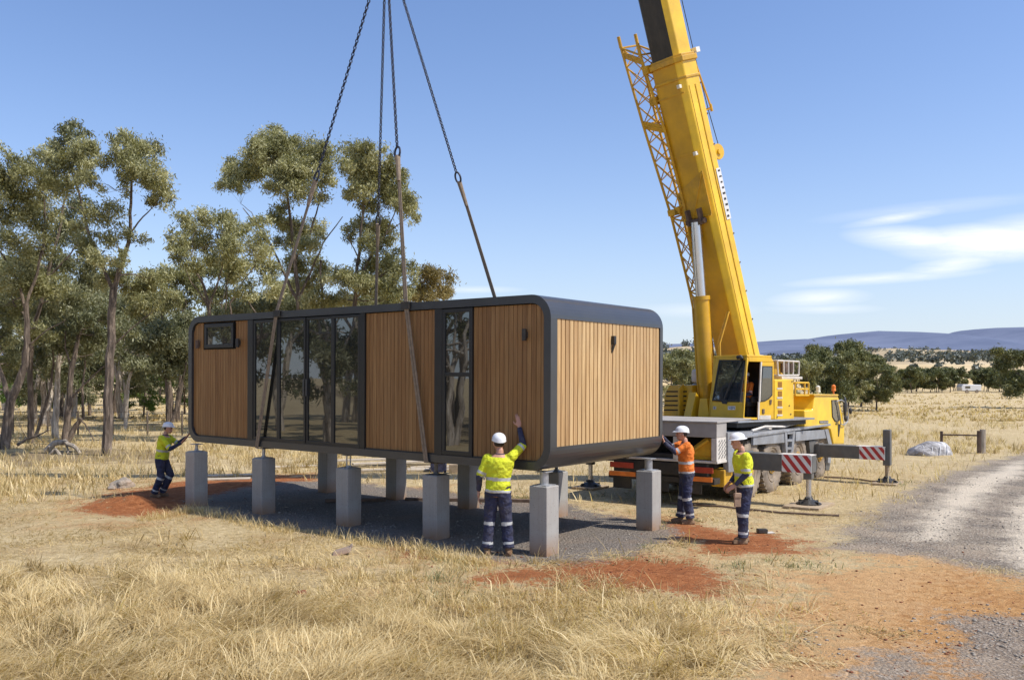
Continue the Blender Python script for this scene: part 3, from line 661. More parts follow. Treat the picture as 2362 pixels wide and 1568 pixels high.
def window(name, l0, l1, u0, u1, fw=.055, dep=.03, trans=(), label=None, parent=cabin):
    l0, l1 = min(l0, l1), max(l0, l1); mb = MB()
    mb.box(MP(l0, dep-.01, u0), lx*(l1-l0), nx_*.05, ux*fw); mb.box(MP(l0, dep-.01, u1-fw), lx*(l1-l0), nx_*.05, ux*fw)
    mb.box(MP(l0, dep-.008, u0+fw), lx*fw, nx_*.05, ux*(u1-u0-2*fw)); mb.box(MP(l1-fw, dep-.008, u0+fw), lx*fw, nx_*.05, ux*(u1-u0-2*fw))
    for tu in trans: mb.box(MP(l0+fw, dep-.006, tu), lx*(l1-l0-2*fw), nx_*.05, ux*fw)
    fr = mb.build(name, M['frame'], parent, bevel=.004); tag(fr, label)
    ed = [u0+fw]+[q for tu in trans for q in (tu, tu+fw)]+[u1-fw]
    for k in range(0, len(ed), 2):
        g = MB(); g.box(MP(l0+fw-.004, dep+.012, ed[k]-.004), lx*(l1-l0-2*fw+.008), nx_*.008, ux*(ed[k+1]-ed[k]+.008)); g.build('pane', M['glass'], fr)
    return fr
# glazed sliding doors
xs = [581, 640, 703, 765, 828]; LL = [Lp(x) for x in xs]
for k in range(4):
    a, b = LL[k], LL[k+1]; off = .028 if k % 2 else .044
    w = window('sliding_door', b+(.004 if k < 3 else .0), a-.002, U0+.02, U1-.02, .05 if k else .06, off-.012)
    if k in (1, 2):
        h = MB(); e = b if k == 1 else a; s = 1 if k == 1 else -1
        h.box(MP(e+s*.022, off-.05, 1.05), lx*.02*s, nx_*.02, ux*.32); h.build('handle', M['greysteel'], w, bevel=.003)
mb = MB(); mb.box(MP(gl_b, .006, U0-.004), lx*(gl_a-gl_b), nx_*.09, ux*.026); mb.build('door_track', M['frame'], cabin, bevel=.003)
# narrow two light window
tu = lu(1052, 868)[1]
window('tall_window', wn_a, wn_b, U0+.015, U1-.015, .065, .026, (tu,), 'tall narrow window split by one transom')
window('small_window', wl0, wl1, wu0, wu1, .075, .018, (), 'small high window in the timber panel')
# end cladding (sunlit): narrow battens standing off a dark recess
e0, ub = nu(1296, 1044); e0b, ut = nu(1297, 735)
eu0, eu1 = RO-.06, MH-RO-.0
ends = []
for side in (0, 1):
    l_s = 0 if side == 0 else ML; s = 1 if side == 0 else -1
    mb = MB(); n = 28; w = (EN1-EN0-.03)/n
    for k in range(n):
        a = EN0+.015+k*w
        p = [MP(l_s+s*.012, a+.006, RO-.02), MP(l_s+s*.012, a+w-.016, RO-.02), MP(l_s+s*.012, a+w-.016, MH-RO+.01), MP(l_s+s*.012, a+.006, MH-RO+.01)]
        mb.prism(p, lx*s*.03)
        p = [MP(l_s+s*.030, a+w-.016, RO-.01), MP(l_s+s*.030, a+w+.006, RO-.01), MP(l_s+s*.030, a+w+.006, MH-RO), MP(l_s+s*.030, a+w-.016, MH-RO)]
        mb.prism(p, lx*s*.015)
    tag(mb.build('end_cladding', M['wood_lit'], cabin, bevel=.003, seg=1), 'sunlit end wall of vertical timber battens' if side == 0 else 'far end wall of vertical timber battens')
    mb = MB(); mb.box(MP(l_s+s*.046, EN0+.002, RO-.03), nx_*(EN1-EN0-.004), ux*(MH-2*RO+.05), lx*s*.03); mb.build('end_backing', M['void'], cabin)
def lamp(px, py, end=False, mat='black', lab=None):
    mb = MB()
    if not end:
        l, u = lu(px, py); p = MP(l, FN, u)
        mb.box(p-lx*.03-ux*.05-nx_*.02, lx*.06, nx_*.03, ux*.10)
        mb.tube([p-nx_*.055-ux*.09, p-nx_*.055+ux*.09], .038, 14)
    else:
        n_, u = nu(px, py); p = MP(.01, n_, u)
        mb.box(p-nx_*.035-ux*.03-lx*.06, nx_*.07, lx*.06, ux*.14); mb.prism([p-nx_*.03-ux*.17-lx*.01, p+nx_*.005-ux*.17-lx*.01, p+nx_*.03-ux*.03-lx*.05, p-nx_*.03-ux*.03-lx*.05], lx*.015)
    o = mb.build('wall_lamp', M[mat], cabin, bevel=.006, smooth=True); tag(o, lab)
lamp(1209, 772, lab='black cylinder lamp near the front corner'); lamp(548, 791, lab='black cylinder lamp right of the small window'); lamp(455, 794, mat='rust', lab='brown lamp left of the small window')
lamp(1413, 790, True, lab='dark lamp on the sunlit end wall')
# chassis rails and fixing pads under the floor
mb = MB()
for n_ in (.35, MD-.45): mb.box(MP(.5, n_, -.045), lx*(ML-1.0), nx_*.12, ux*.043)
mb.build('floor_rail', M['black'], cabin, bevel=.005)
mb = MB()
for l in (1.0, 3.2, 5.4, 7.6): mb.box(MP(l, .5, -.03), lx*.1, nx_*(MD-1.0), ux*.028)
mb.build('cross_member', M['black'], cabin)

# ================================================================== concrete piers
FR = [(437,1168),(592,1185),(788,1212),(990,1242),(1240,1280)]; BK = [(743,1135),(901,1152),(1068,1172),(1272,1190),(1485,1222)]
HF = [1042,1057,1080,1096,1121]; HB = [1035,1050,1068,1088,1086]
cells = [('row in front', i, q, h) for i, (q, h) in enumerate(zip(FR, HF))]+[('back', i, q, h) for i, (q, h) in enumerate(zip(BK, HB))]
plab = {('row in front',0):'concrete pier under the rounded left end of the cabin, next to the pushing worker',('row in front',1):'shaded concrete pier below the lower end of the left strap on the cabin front',
 ('row in front',2):'shaded concrete pier below the right-hand end of the glazed doors, double bolt on top',('row in front',3):'shaded concrete pier below the strap that crosses the middle timber panel',
 ('row in front',4):'big concrete pier with one sunlit side right beside the worker raising his arm',
 ('back',0):'far row pier with a white sunlit side, seen between the second and third front piers',('back',1):'far row pier with a sunlit side standing in front of the stacked planks',
 ('back',2):'far row pier with a sunlit side, seen just left of the worker raising his arm',('back',3):'pale far row pier half hidden behind the big sunlit front pier',
 ('back',4):'concrete pier under the right end of the cabin beside the worker in orange'}
lh = V((lx.x, lx.y, 0)).normalized()
for (row, i, q, hy) in cells:
    hw = .165; g = G(*q); base = g+nx_*hw
    base = V((base.x, base.y, 0)); h = CH-(hy-HY)/FOC*g.y
    under = NB.z+lx.z*((base-NB).dot(lh)); h = min(h, under-.10)
    rz = math.atan2(-lh.y, -lh.x)
    pr = thing('concrete_pier', plab[(row, i)], 'concrete pier', (base.x, base.y, 0), rz, 'square concrete piers under the cabin')
    X1, Y1 = -lh, nx_
    mb = MB(); mb.box(base-X1*hw-Y1*hw-V((0,0,.12)), X1*2*hw, Y1*2*hw, V((0,0,h+.12))); mb.build('shaft', M['concrete'], pr, bevel=.014)
    mb = MB(); mb.box(base-X1*.13-Y1*.13+V((0,0,h)), X1*.26, Y1*.26, V((0,0,.014)))
    top = under-.03
    if i == 2 and row != 'back':
        for s in (-.05, .05): mb.tube([base+X1*s+V((0,0,h+.014)), base+X1*s+V((0,0,top))], .014, 8)
    elif i == 4: mb.tube([base+V((0,0,h+.014)), base+V((0,0,top))], .07, 16)
    else: mb.tube([base+V((0,0,h+.014)), base+V((0,0,top))], .032, 10)
    mb.box(base-X1*.10-Y1*.10+V((0,0,top)), X1*.2, Y1*.2, V((0,0,.012)))
    mb.lathe(base+V((0,0,h+.014)), (0,0,1), [(0,.05),(.03,.05)], 6)
    mb.build('anchor_post', M['zinc'] if i != 3 else M['greysteel'], pr, bevel=.003)

# ================================================================== slings
HOOK = at(890, -130, (MP(ML/2, MD/2, 0)).y)
def chainlinks(mb, a, b, ll=.095, r=.0125, wd=.025):
    a, b = V(a), V(b); d = (b-a); n = int(d.length/(ll*.74)); d.normalize(); u = d.orthogonal().normalized(); w = d.cross(u); st = (b-a).length/n
    for k in range(n):
        c = a+d*st*(k+.5); p, q = (u, w) if k % 2 else (w, u); pts = []
        for j in range(11):
            t_ = 2*math.pi*j/10; pts.append(c+d*math.cos(t_)*(ll/2-r)+p*math.sin(t_)*wd)
        mb.tube(pts, r, 5, cap=False)
def strap(mb, pts, w, t_, wdir):
    for i in range(len(pts)-1):
        a, b = V(pts[i]), V(pts[i+1]); d = (b-a).normalized(); wv = (V(wdir)-d*V(wdir).dot(d)).normalized(); nn = d.cross(wv)
        mb.box(a-wv*w/2-nn*t_/2, b-a, wv*w, nn*t_)
def sling(label, joint, topn, topuv, botl=None, far=False):
    """joint: pixel of the ring; top edge contact and, for the near pair, the foot below the front face"""
    lt = topuv
    T = MP(lt, -0.02 if not far else MD+.02, MH+.015)
    f = joint; J = HOOK+(T-HOOK)*f
    s = thing('lifting_sling', label, 'lifting sling', J, 0, 'lifting slings carrying the cabin')
    d = (T-HOOK).normalized()
    mb = MB(); chainlinks(mb, HOOK, J-d*.12); mb.build('chain', M['chain'], s, smooth=True)
    mb = MB(); u = d.orthogonal().normalized(); w = d.cross(u)
    pts = [J-d*.0+(d*math.cos(a)*.11+w*math.sin(a)*.075) for a in [2*math.pi*k/16 for k in range(17)]]
    mb.tube(pts, .02, 8, cap=False); mb.build('ring', M['chain'], s, smooth=True)
    mb = MB(); pts = [J+d*.10, T]
    if botl is not None:
        B = MP(botl, -.035, -.01); pts.append(B); pts2 = [B, MP(botl, .35, -.055)]
    else:
        B = MP(lt+.15, MD+.035, -.01); pts.append(B); pts2 = [B, MP(lt+.15, MD-.35, -.055)]
    
    for off in (-.026, .026): strap(mb, [pts[0]+lx*off*.6, pts[1]+lx*off], .044, .010, lx+nx_*(.25 if off > 0 else -.1))
    
    for off in (-.026, .026): strap(mb, [q+lx*off for q in pts[1:]], .044, .012, lx); strap(mb, [q+lx*off for q in pts2], .044, .012, lx)
    mb.tube([pts[0]-d*.02, pts[0]+d*.5], [.05, .035], 8)
    mb.build('strap', M['webbing'], s)
    sgn = -1 if not far else 1; mb = MB(); mb.box(T-lx*.10-ux*.01+nx_*sgn*.004, lx*.20, nx_*sgn*.014, ux*-.12); mb.box(T-lx*.10-ux*.012+nx_*sgn*.02, lx*.20, nx_*-sgn*.14, ux*.012); mb.build('edge_protector', M['black'], s, bevel=.003)
    return s
def lfr(px, py): return lu(px, py, 0)[0]
lt1 = Lp(640, 717); lt3 = Lp(937, 700)
sling('sling whose brown strap slants down the cabin front over the glazed doors', .64, 0, lt1, Lp(595, 1015))
sling('sling whose brown strap runs down over the middle timber panel', .62, 0, lt3, Lp(986, 1068))
def ltop_far(px):
    P = ip(px, 690, MP(0, MD, MH), nx_)-NB; return P.dot(lx)
sling('sling behind the cabin hanging almost vertical in front of the tall tree', .70, 0, ltop_far(864), None, True)
sling('sling leaning out to the far roof edge against clear sky', .62, 0, ltop_far(1152), None, True)
# ================================================================== mobile crane
T0 = V((5.47, 19.9, 0)); hv = V((.5873, .8094, 0)).normalized(); lv = V((-hv.y, hv.x, 0)); UP = V((0, 0, 1))
crane = thing('mobile_crane', 'yellow all-terrain mobile crane with its boom raised over the cabin', 'crane', T0+lv*1.3, math.atan2(hv.y, hv.x))
def TWp(u, v, z): return T0+hv*u+lv*v+UP*z
def tS(px, py, v=0): # pixel on truck side plane at inset v
    p = ip(px, py, T0+lv*v, lv)-T0; return p.dot(hv), p.z
def side_poly(pts, v=0, cz=z3):
    return [ip(*cz(*q), T0+lv*v, lv) for q in pts]
# carrier chassis
mb = MB(); mb.box(TWp(-2.1, .55, .55), hv*8.6, lv*1.5, UP*.55); mb.box(TWp(-1.2, .25, 1.12), hv*7.2, lv*2.1, UP*.30); mb.build('chassis', M['black'], crane, bevel=.02)
# wheels
ws = [tS(1742, 1100)[0], tS(1783, 1100)[0]+.12, tS(1850, 1100)[0], tS(1893, 1085)[0]+.1]
ws = [-.15, 1.15, 2.75, 4.45]
ws[0] = tS(1735, 1100)[0]; ws[1] = tS(1786, 1080)[0]; ws[2] = tS(1845, 1070)[0]; ws[3] = tS(1896, 1040)[0]
def wheel(u, side, r=.66):
    s = -1 if side == 0 else 1; v = .02 if side == 0 else 2.58; c = TWp(u, v, r-.02); ax = lv*(-s)   # inward
    if side == 1: ax = -lv
    else: ax = lv
    rim = MB(); rim.m = 1
    rim.lathe(c, ax, [(.055,.07),(.03,.14),(.03,.18),(.10,.20),(.13,.30),(.04,.34),(.02,.385),(.06,.40),(.33,.40)], 28)
    rim.m = 0; rim.lathe(c-ax*.002, ax, [(.04,.20),(.03,.14),(.0,.12)], 28)
    rim.lathe(c+ax*.02, ax, [(-.03,.09),(.01,.12),(.03,.12)], 16)
    for k in range(10):
        a = 2*math.pi*k/10; p = c+ax*.03+hv*math.cos(a)*.155+UP*math.sin(a)*.155; rim.tube([p-ax*.025, p+ax*.03], .014, 6)
    ro = rim.build('wheel', [M['yellow2'], M['rubber']], crane, smooth=True)
    ty = MB(); ty.lathe(c, ax, [(.06,.39),(.015,.42),(-.0,.50),(.01,.58),(.035,.635),(.07,r-.01),(.32,r-.01),(.37,.62),(.39,.5),(.36,.39)], 40)
    for k in range(28):
        a = 2*math.pi*k/28
        for (h0, da) in ((.035, 0), (.20, .11)):
            d1 = hv*math.cos(a+da)+UP*math.sin(a+da); d2 = hv*-math.sin(a+da)+UP*math.cos(a+da)
            ty.box(c+ax*h0+d1*(r-.03)-d2*.04, ax*.155, d2*.075, d1*.045)
    ty.build('tyre', M['rubber'], ro, smooth=True)
for u in ws:
    wheel(u, 0)
    wheel(u, 1)
mb = MB()
for u in ws: mb.tube([TWp(u, .4, .62), TWp(u, 2.2, .62)], .09, 10)
mb.build('axle', M['black'], crane, smooth=True)
# silver deck edge, mudguard plates and steps
dk = 1.50
mb = MB()
def tsz(x, y, v=0): return tS(*z3(x, y), v)
uA = tsz(582, 700)[0]; uB = tsz(1335, 690)[0]
top = [tsz(582, 702), tsz(1000, 694), tsz(1330, 676)]
zt = [q[1] for q in top]
dz = sum(zt)/3
mb.box(TWp(uA, -.06, dz-.06), hv*(uB-uA), lv*2.72, UP*.055)
mb.prism(side_poly([(782,716),(1012,704),(1012,786),(782,804)], -.03), lv*.06)
mb.prism(side_poly([(1094,702),(1330,690),(1336,752),(1094,776)], -.03), lv*.06)
mb.prism(side_poly([(1310,690),(1334,686),(1362,800),(1352,936),(1330,936),(1336,800)], -.05), lv*.5)
mb.prism(side_poly([(1014,704),(1030,703),(1036,858),(1022,860)], -.05), lv*.1); mb.prism(side_poly([(1076,700),(1092,700),(1076,856),(1062,858)], -.05), lv*.1)
for y0 in (706, 762, 820): mb.prism(side_poly([(1032,y0),(1074,y0-2),(1072,y0+16),(1034,y0+18)], -.045), lv*.10)
mb.prism(side_poly([(594,712),(642,710),(642,1000),(600,1004)], -.06), lv*.12)
mb.prism(side_poly([(644,712),(776,708),(776,742),(644,748)], -.02), lv*.06)
mb.build('mudguard', M['silver'], crane, bevel=.006)
mb = MB()
mb.prism(side_poly([(644,752),(1010,790),(1010,838),(644,862)], .22), lv*.05)
mb.prism(side_poly([(1192,775),(1240,768),(1240,860),(1200,862)], .02), lv*.2)
mb.build('wheel_arch', M['greysteel'], crane, bevel=.006); mb = MB()
mb.prism(side_poly([(1334,690),(1360,690),(1372,830),(1366,835),(1345,760)], .1), lv*.4)
mb.build('wheel_arch', M['greysteel'], crane, bevel=.006); mb = MB()
mb.prism(side_poly([(1318,830),(1350,940),(1340,990),(1316,990)], .0), lv*.45)
mb.build('wheel_arch', M['greysteel'], crane, bevel=.006)
mb = MB()
for k in range(9): # deck clutter: hoses, lashing eyes, boxes under the turntable
    u = 1.6+k*.38; mb.box(TWp(u, .25+.1*(k % 3), dz), hv*.2, lv*.25, UP*(.05+.05*(k % 2)))
mb.tube([TWp(.2,.15,dz+.05),TWp(1.2,.2,dz+.1),TWp(2.3,.12,dz+.05),TWp(3.6,.2,dz+.08)], .03, 8)
mb.build('deck_fitting', M['offwhite'], crane, bevel=.01)
# rear body: ballast tray and box
ur = -2.20; zb0 = tsz(540, 746)[1]; zb1 = tsz(540, 640)[1]
mb = MB(); mb.box(TWp(ur, -.02, zb0), hv*.52, lv*2.64, UP*(zb1-zb0))
mb.box(TWp(ur-.02, -.04, zb1), hv*1.9, lv*2.68, UP*.035)
for v_ in (.84, 1.72): mb.box(TWp(ur-.006, v_, zb0), hv*.02, lv*.02, UP*(zb1-zb0))
mb.build('rear_ballast', M['ballast'], crane, bevel=.008)
mb = MB(); zc0 = tsz(540, 918)[1]
mb.box(TWp(ur, -.02, zc0), hv*.5, lv*.03, UP*(zb0-zc0-.004)); mb.box(TWp(ur+.01, -.03, zc0-.05), hv*.5, lv*2.66, UP*.05)
mb.box(TWp(ur+.004, .0, zc0+.002), hv*.03, lv*.1, UP*(zb0-zc0-.01)); mb.box(TWp(ur+.004, .84, zc0+.002), hv*.03, lv*.12, UP*(zb0-zc0-.01))
mb.build('rear_frame', M['offwhite'], crane, bevel=.006)
mb = MB(); # tread-plate slots on the side panel
for r_ in range(9):
    for c_ in range(3):
        u0 = ur+.08+c_*.14+(r_ % 2)*.05; z0 = zc0+.05+r_*(zb0-zc0-.1)/9
        mb.prism([TWp(u0, -.024, z0), TWp(u0+.045, -.024, z0), TWp(u0+.085, -.024, z0+.035), TWp(u0+.04, -.024, z0+.035)], lv*.003)
mb.build('grip_plate', M['greysteel'], crane)
mb = MB(); mb.box(TWp(ur+.45, .15, zc0), hv*.05, lv*2.3, UP*(zb0-zc0-.01)); mb.build('rear_bulkhead', M['void'], crane)
mb = MB(); mb.box(TWp(ur+.12, .14, zc0+.01), hv*.08, lv*.68, UP*.12)
mb.prism([TWp(ur+.10, .14, zc0+.1), TWp(ur+.10, .14, zb0-.02), TWp(ur+.10, .28, zb0-.02), TWp(ur+.10, .8, zc0+.1)], hv*.1)
mb.tube([TWp(ur+.06, .18, zb0-.05), TWp(ur+.06, .78, zc0+.04)], .035, 8); mb.build('rear_bracket', M['yellow2'], crane, bevel=.005)
mb = MB(); mb.box(TWp(ur+.02, .2, .66), hv*.10, lv*2.2, UP*.26); mb.box(TWp(ur+.05, .05, .50), hv*.3, lv*2.5, UP*.12)
for v_ in (.35, 1.1, 2.0): mb.box(TWp(ur+.08, v_, .28), hv*.04, lv*.45, UP*.3)
mb.build('rear_bumper', M['black'], crane, bevel=.01)
for (v0, w, z0, hh, mt, nm_) in ((.06,.58,.74,.12,'red_l','tail_lamp'),(.08,.72,.56,.10,'orange_l','indicator_lamp'),(1.9,.58,.74,.12,'red_l','tail_lamp'),(1.85,.65,.56,.10,'orange_l','indicator_lamp')):
    mb = MB(); mb.box(TWp(ur-.012, v0, z0), hv*.03, lv*w, UP*hh); mb.build(nm_, M[mt], crane, bevel=.006)
mb = MB(); mb.box(TWp(-1.75, .0, .42), hv*.45, lv*.3, UP*.36); mb.build('tool_box', M['yellow2'], crane, bevel=.02)
# outriggers
def outrigger(u, side, length, z0, z1, warn=True, pad=(1.05, .8), topj=0.0, lab=None):
    s = -1 if side == 0 else 1; v0 = 0 if side == 0 else 2.6; e = v0+s*length
    b = MB(); b.box(TWp(u-.17, .3 if side == 0 else 2.3, z0), hv*.34, lv*(e-(.3 if side == 0 else 2.3)), UP*(z1-z0))
    b.box(TWp(u-.19, v0+s*.02, z0-.02), hv*.38, lv*s*.10, UP*(z1-z0+.04))
    bo = b.build('outrigger_beam', M['greysteel'], crane, bevel=.012); tag(bo, lab)
    b = MB(); b.box(TWp(u-.15, e-s*.28, z1), hv*.30, lv*s*.24, UP*.012)
    b.box(TWp(u-.172, e-s*.0, z1-.006), hv*.344, lv*s*-.7, UP*.012); b.build('top_flange', M['offwhite'], bo)
    # striped warning board on the rear face
    if warn:
        c = 'warning_board'; b = MB(); b.box(TWp(u-.186, e-s*.0, z0), hv*.012, lv*(-s)*.62, UP*(z1-z0)); pb = b.build(c, M['white'], bo)
        b = MB(); hgt_ = z1-z0; wd = .62; x0 = e
        for k in range(-2, 5):
            a0 = k*.20
            # clip the slanted bars to the board
            def pt(xx, zz): return TWp(u-.189, e-s*xx, z0+zz)
            poly = [(a0, 0), (a0+.10, 0), (a0+.10+hgt_*.8, hgt_), (a0+hgt_*.8, hgt_)]
            cl = []
            def clip(P, f_in, inter):
                o = []
                for i in range(len(P)):
                    A_, B_ = P[i], P[(i+1) % len(P)]
                    if f_in(A_): o.append(A_)
                    if f_in(A_) != f_in(B_): o.append(inter(A_, B_))
                return o
            ix = lambda c_: (lambda A_, B_: (c_, A_[1]+(B_[1]-A_[1])*(c_-A_[0])/(B_[0]-A_[0])))
            poly = clip(poly, lambda q: q[0] >= .005, ix(.005)); 
            if len(poly) > 2: poly = clip(poly, lambda q: q[0] <= wd-.005, ix(wd-.005))
            if len(poly) > 2:
                if side == 0: b.prism([pt(*q) for q in poly], hv*-.002)
                else: b.prism([pt(*q) for q in poly], hv*-.002)
        b.build('red_stripe', M['redwhite_r'], pb)
    b = MB(); jc = TWp(u, e-s*.11 if not topj else e+s*.02, 0)
    b.box(jc-hv*.09-lv*.09+UP*(z0-.14), hv*.18, lv*.18, UP*(.16 if not topj else z1-z0+.16+topj)); 
    jo = b.build('jack', M['greysteel'], bo, bevel=.015)
    b = MB(); b.tube([jc+UP*.12, jc+UP*(z0-.1)], .055, 14); b.build('jack_rod', M['chrome'] if not topj else M['timberpad'], jo, smooth=True)
    b = MB(); b.lathe(jc+UP*.055, UP, [(0,.26),(.02,.26),(.10,.10),(.15,.07)], 16)
    for k in range(4):
        a = k*math.pi/2+.5; b.box(jc+UP*.055+V((math.cos(a),math.sin(a),0))*.05-V((-math.sin(a),math.cos(a),0))*.015, V((math.cos(a),math.sin(a),0))*.22, V((-math.sin(a),math.cos(a),0))*.03, UP*.07)
    b.tube([jc+UP*.2-hv*.2, jc+UP*.2+hv*.2], .018, 6); b.build('jack_foot', M['black'], jo)
    return jc
z_n1, z_n0 = CH-(1046-HY)/FOC*18.9, CH-(1089-HY)/FOC*18.6
j1 = outrigger(-.60, 0, 1.50, z_n0, z_n1, lab='near outrigger beam with striped board beside the worker in yellow')
j2 = outrigger(4.53, 0, 1.75, .62, .95, topj=.42, lab='front outrigger beam reaching out past the driver cab')
j3 = outrigger(-.60, 1, 1.45, z_n0, z_n1)
j4 = outrigger(4.53, 1, 1.6, .62, .95)
for j, sz, lb in ((j1, (1.1, .75), 'broad sloping timber pad under the nearest outrigger foot'), (j2, (.85, .6), 'thick brown timber pad under the outrigger foot by the gravel road'),
                  (j3, (.8, .6), 'small timber pad under the outrigger foot seen between the piers below the cabin'), (j4, (.8, .6), 'timber pad under the outrigger foot on the far side of the crane')):
    mb = MB(); zz = gz1(j.x, j.y)
    for k in range(4): mb.box(j-lv*sz[1]/2-hv*sz[0]/2+lv*(sz[1]/4*k)+UP*(.0)-hv*.02*(k % 2), hv*sz[0], lv*(sz[1]/4-.008), UP*.055)
    o = mb.build('outrigger_pad', M['timberpad'], org=(j.x, j.y, 0), bevel=.004); tag(o, lb, 'timber pad', 'timber pads under the crane outriggers')
# carrier (driver) cab
pl = [(1160,548),(1222,543),(1236,432),(1400,436),(1412,462),(1432,560),(1452,650),(1450,795),(1372,795),(1352,690),(1325,672),(1160,668)]
mb = MB(); mb.prism(side_poly(pl, 0), lv*2.45); dc = mb.build('driver_cab', M['yellow_lit'], crane, bevel=.03, seg=3)
mb = MB(); mb.prism(side_poly([(1228,428),(1408,430),(1412,442),(1228,440)], -.04), lv*2.53); mb.build('cab_roof', M['yellow'], dc, bevel=.02)
mb = MB(); mb.prism(side_poly([(1358,472),(1398,470),(1414,520),(1418,620),(1402,636),(1384,630),(1364,596)], -.016), lv*.02); w = mb.build('window_frame', M['frame'], dc, bevel=.004)
mb = MB(); mb.prism(side_poly([(1362,478),(1395,476),(1409,520),(1413,616),(1400,628),(1386,622),(1368,594)], -.021), lv*.006); mb.build('pane', M['sideglass'], w)
mb = MB(); mb.prism(side_poly([(1405,650),(1425,650),(1412,740),(1408,740)], -.012), lv*.02); mb.box(ip(*z3(1385,650),T0,lv)-lv*.03, hv*.18, lv*.03, UP*.03); mb.build('door_handle', M['black'], dc)
mb = MB(); mb.prism(side_poly([(1270,624),(1334,622),(1334,642),(1270,644)], -.012), lv*.02); vb = mb.build('name_plate', M['greysteel'], dc)
mb = MB()
for k in range(5): mb.prism(side_poly([(1275+k*12,628),(1283+k*12,628),(1283+k*12,639),(1275+k*12,639)], -.015), lv*.004)
mb.build('plate_marks', M['ballast'], vb)
mb = MB(); mb.ell(ip(*z3(1456, 525), T0-lv*.05, lv), hv*.10+V((0,0,0)), lv*.05, UP*.30, 16, 10); 
mb.ell(ip(*z3(1462, 606), T0-lv*.05, lv), hv*.09, lv*.05, UP*.10, 12, 8)
mb.ell(ip(*z3(1496, 552), T0-lv*.05, lv), hv*.06, lv*.05, UP*.10, 12, 8); mb.build('mirror', M['black'], dc, smooth=True)
mb = MB(); q = [ip(*z3(*p), T0-lv*.05, lv) for p in ((1395,480),(1408,520),(1420,600),(1425,650),(1450,655),(1475,630),(1480,580),(1470,500),(1430,472),(1395,480))]
mb.tube(q, .018, 8); mb.build('mirror_arm', M['zinc'], dc, smooth=True)
mb = MB(); mb.prism(side_poly([(1095,452),(1195,452),(1195,545),(1095,545)], .55), lv*.9); mb.build('exhaust_housing', M['zinc'], crane, bevel=.03)
mb = MB(); mb.prism(side_poly([(1168,440),(1212,440),(1208,545),(1172,545)], .4), lv*.1); mb.build('air_intake', M['black'], crane, bevel=.02)
for (x, y, mt, nm_) in ((1258, 390, 'lens', 'work_lamp'), (1372, 382, 'orange_l', 'beacon')):
    mb = MB(); p = ip(*z3(x, y), T0+lv*.8, lv); mb.lathe(p-UP*.10, UP, [(0,.07),(.04,.07),(.05,.06),(.16,.065),(.2,.02)], 14)
    mb.tube([p-UP*.45, p-UP*.1], .025, 6); mb.build(nm_, M[mt], dc, smooth=True)

# ---------------- superstructure
S0 = V((5.5, 20.8, 0)); wv = V((.8, .6, 0)); rv = V((-.6, .8, 0))
def SP(w, r, z): return S0+wv*w+rv*r+UP*z
def sp_poly(pts, r=0, cz=z8): return [ip(*cz(*q), S0+rv*r, rv) for q in pts]
zb = 1.70
mb = MB(); mb.box(SP(-.3, -.02, zb-.045), wv*3.0, rv*2.5, UP*.045); mb.build('turntable_plate', M['silver'], crane, bevel=.006)
ctr = SP(1.3, 1.3, 0); mb = MB(); mb.lathe(V((ctr.x, ctr.y, 1.12)), UP, [(0,1.0),(.42,1.0),(.42,.9),(.56,.9)], 40); mb.box(SP(-.2, .1, zb-.16), wv*2.7, rv*2.2, UP*.115); mb.build('turntable', M['black'], crane, smooth=True)
# operator cab built as an open shell; near corner of the windscreen leans back
def q8(*p): return ip(*z8(*p), S0, rv)
bl_, tl_ = q8(820, 1438), q8(905, 100)
b_rear = q8(1480, 1430); t_rear = q8(1430, 118)
D = 1.02
oc_ = MB(); th = rv*.05
oc_.prism(sp_poly([(820,1440),(905,100),(948,128),(918,330),(852,1310),(852,1440)]), th)        # front post
oc_.prism(sp_poly([(930,100),(1430,118),(1478,215),(1215,205),(948,200),(948,128)]), th)            # header
oc_.prism(sp_poly([(1205,206),(1478,216),(1482,1432),(1152,1432),(1172,1050)]), th)              # rear side
oc_.prism([tl_, t_rear, t_rear+rv*D, tl_+rv*D], UP*.05)                                          # roof
oc_.prism([bl_, b_rear, b_rear+rv*D, bl_+rv*D], UP*.05)                                          # floor
oc_.prism([bl_+rv*(D-.05), b_rear+rv*(D-.05), q8(1482,215)+rv*(D-.05), t_rear+rv*(D-.05), tl_+rv*(D-.05)], th)   # far side
fN = rv.cross(tl_-bl_).normalized(); fN = fN if fN.dot(wv) < 0 else -fN    # outward normal of the windscreen plane
def f8(*p, off=0): return ip(*z8(*p), bl_+fN*off, fN)
cv = q8(1480, 215)
oc_.prism([b_rear, b_rear+rv*D, b_rear+rv*D+UP*1.3, b_rear+UP*1.3], -wv*.04)
oc_.prism([f8(100,1050),f8(800,1062),bl_+rv*.02, bl_+rv*D], -fN*.05)
oc_.prism([f8(230,110),f8(900,104),f8(862,165),f8(306,165)], -fN*.05)
oc_.prism([f8(306,165),f8(158,1022),f8(100,1050),f8(230,110)], -fN*.05)
cab = oc_.build('operator_cab', M['yellow'], crane, bevel=.012)
mb = MB(); mb.prism([f8(305,162),f8(858,162),f8(748,1046),f8(156,1028)], -fN*.03); ws_ = mb.build('windscreen_seal', M['frame'], cab)
me_ = MB(); me_.prism([f8(322,182, off=.004),f8(838,182, off=.004),f8(732,1020, off=.004),f8(176,1006, off=.004)], -fN*.03)
ws_.data.clear_geometry() if False else None
bpy.data.objects.remove(ws_)
mb = MB()
o4 = [(305,162),(858,162),(748,1046),(156,1028)]; i4 = [(326,186),(834,186),(726,1014),(180,1002)]
for k in range(4): mb.prism([f8(*o4[k]), f8(*o4[(k+1)%4]), f8(*i4[(k+1)%4]), f8(*i4[k])], -fN*.04)
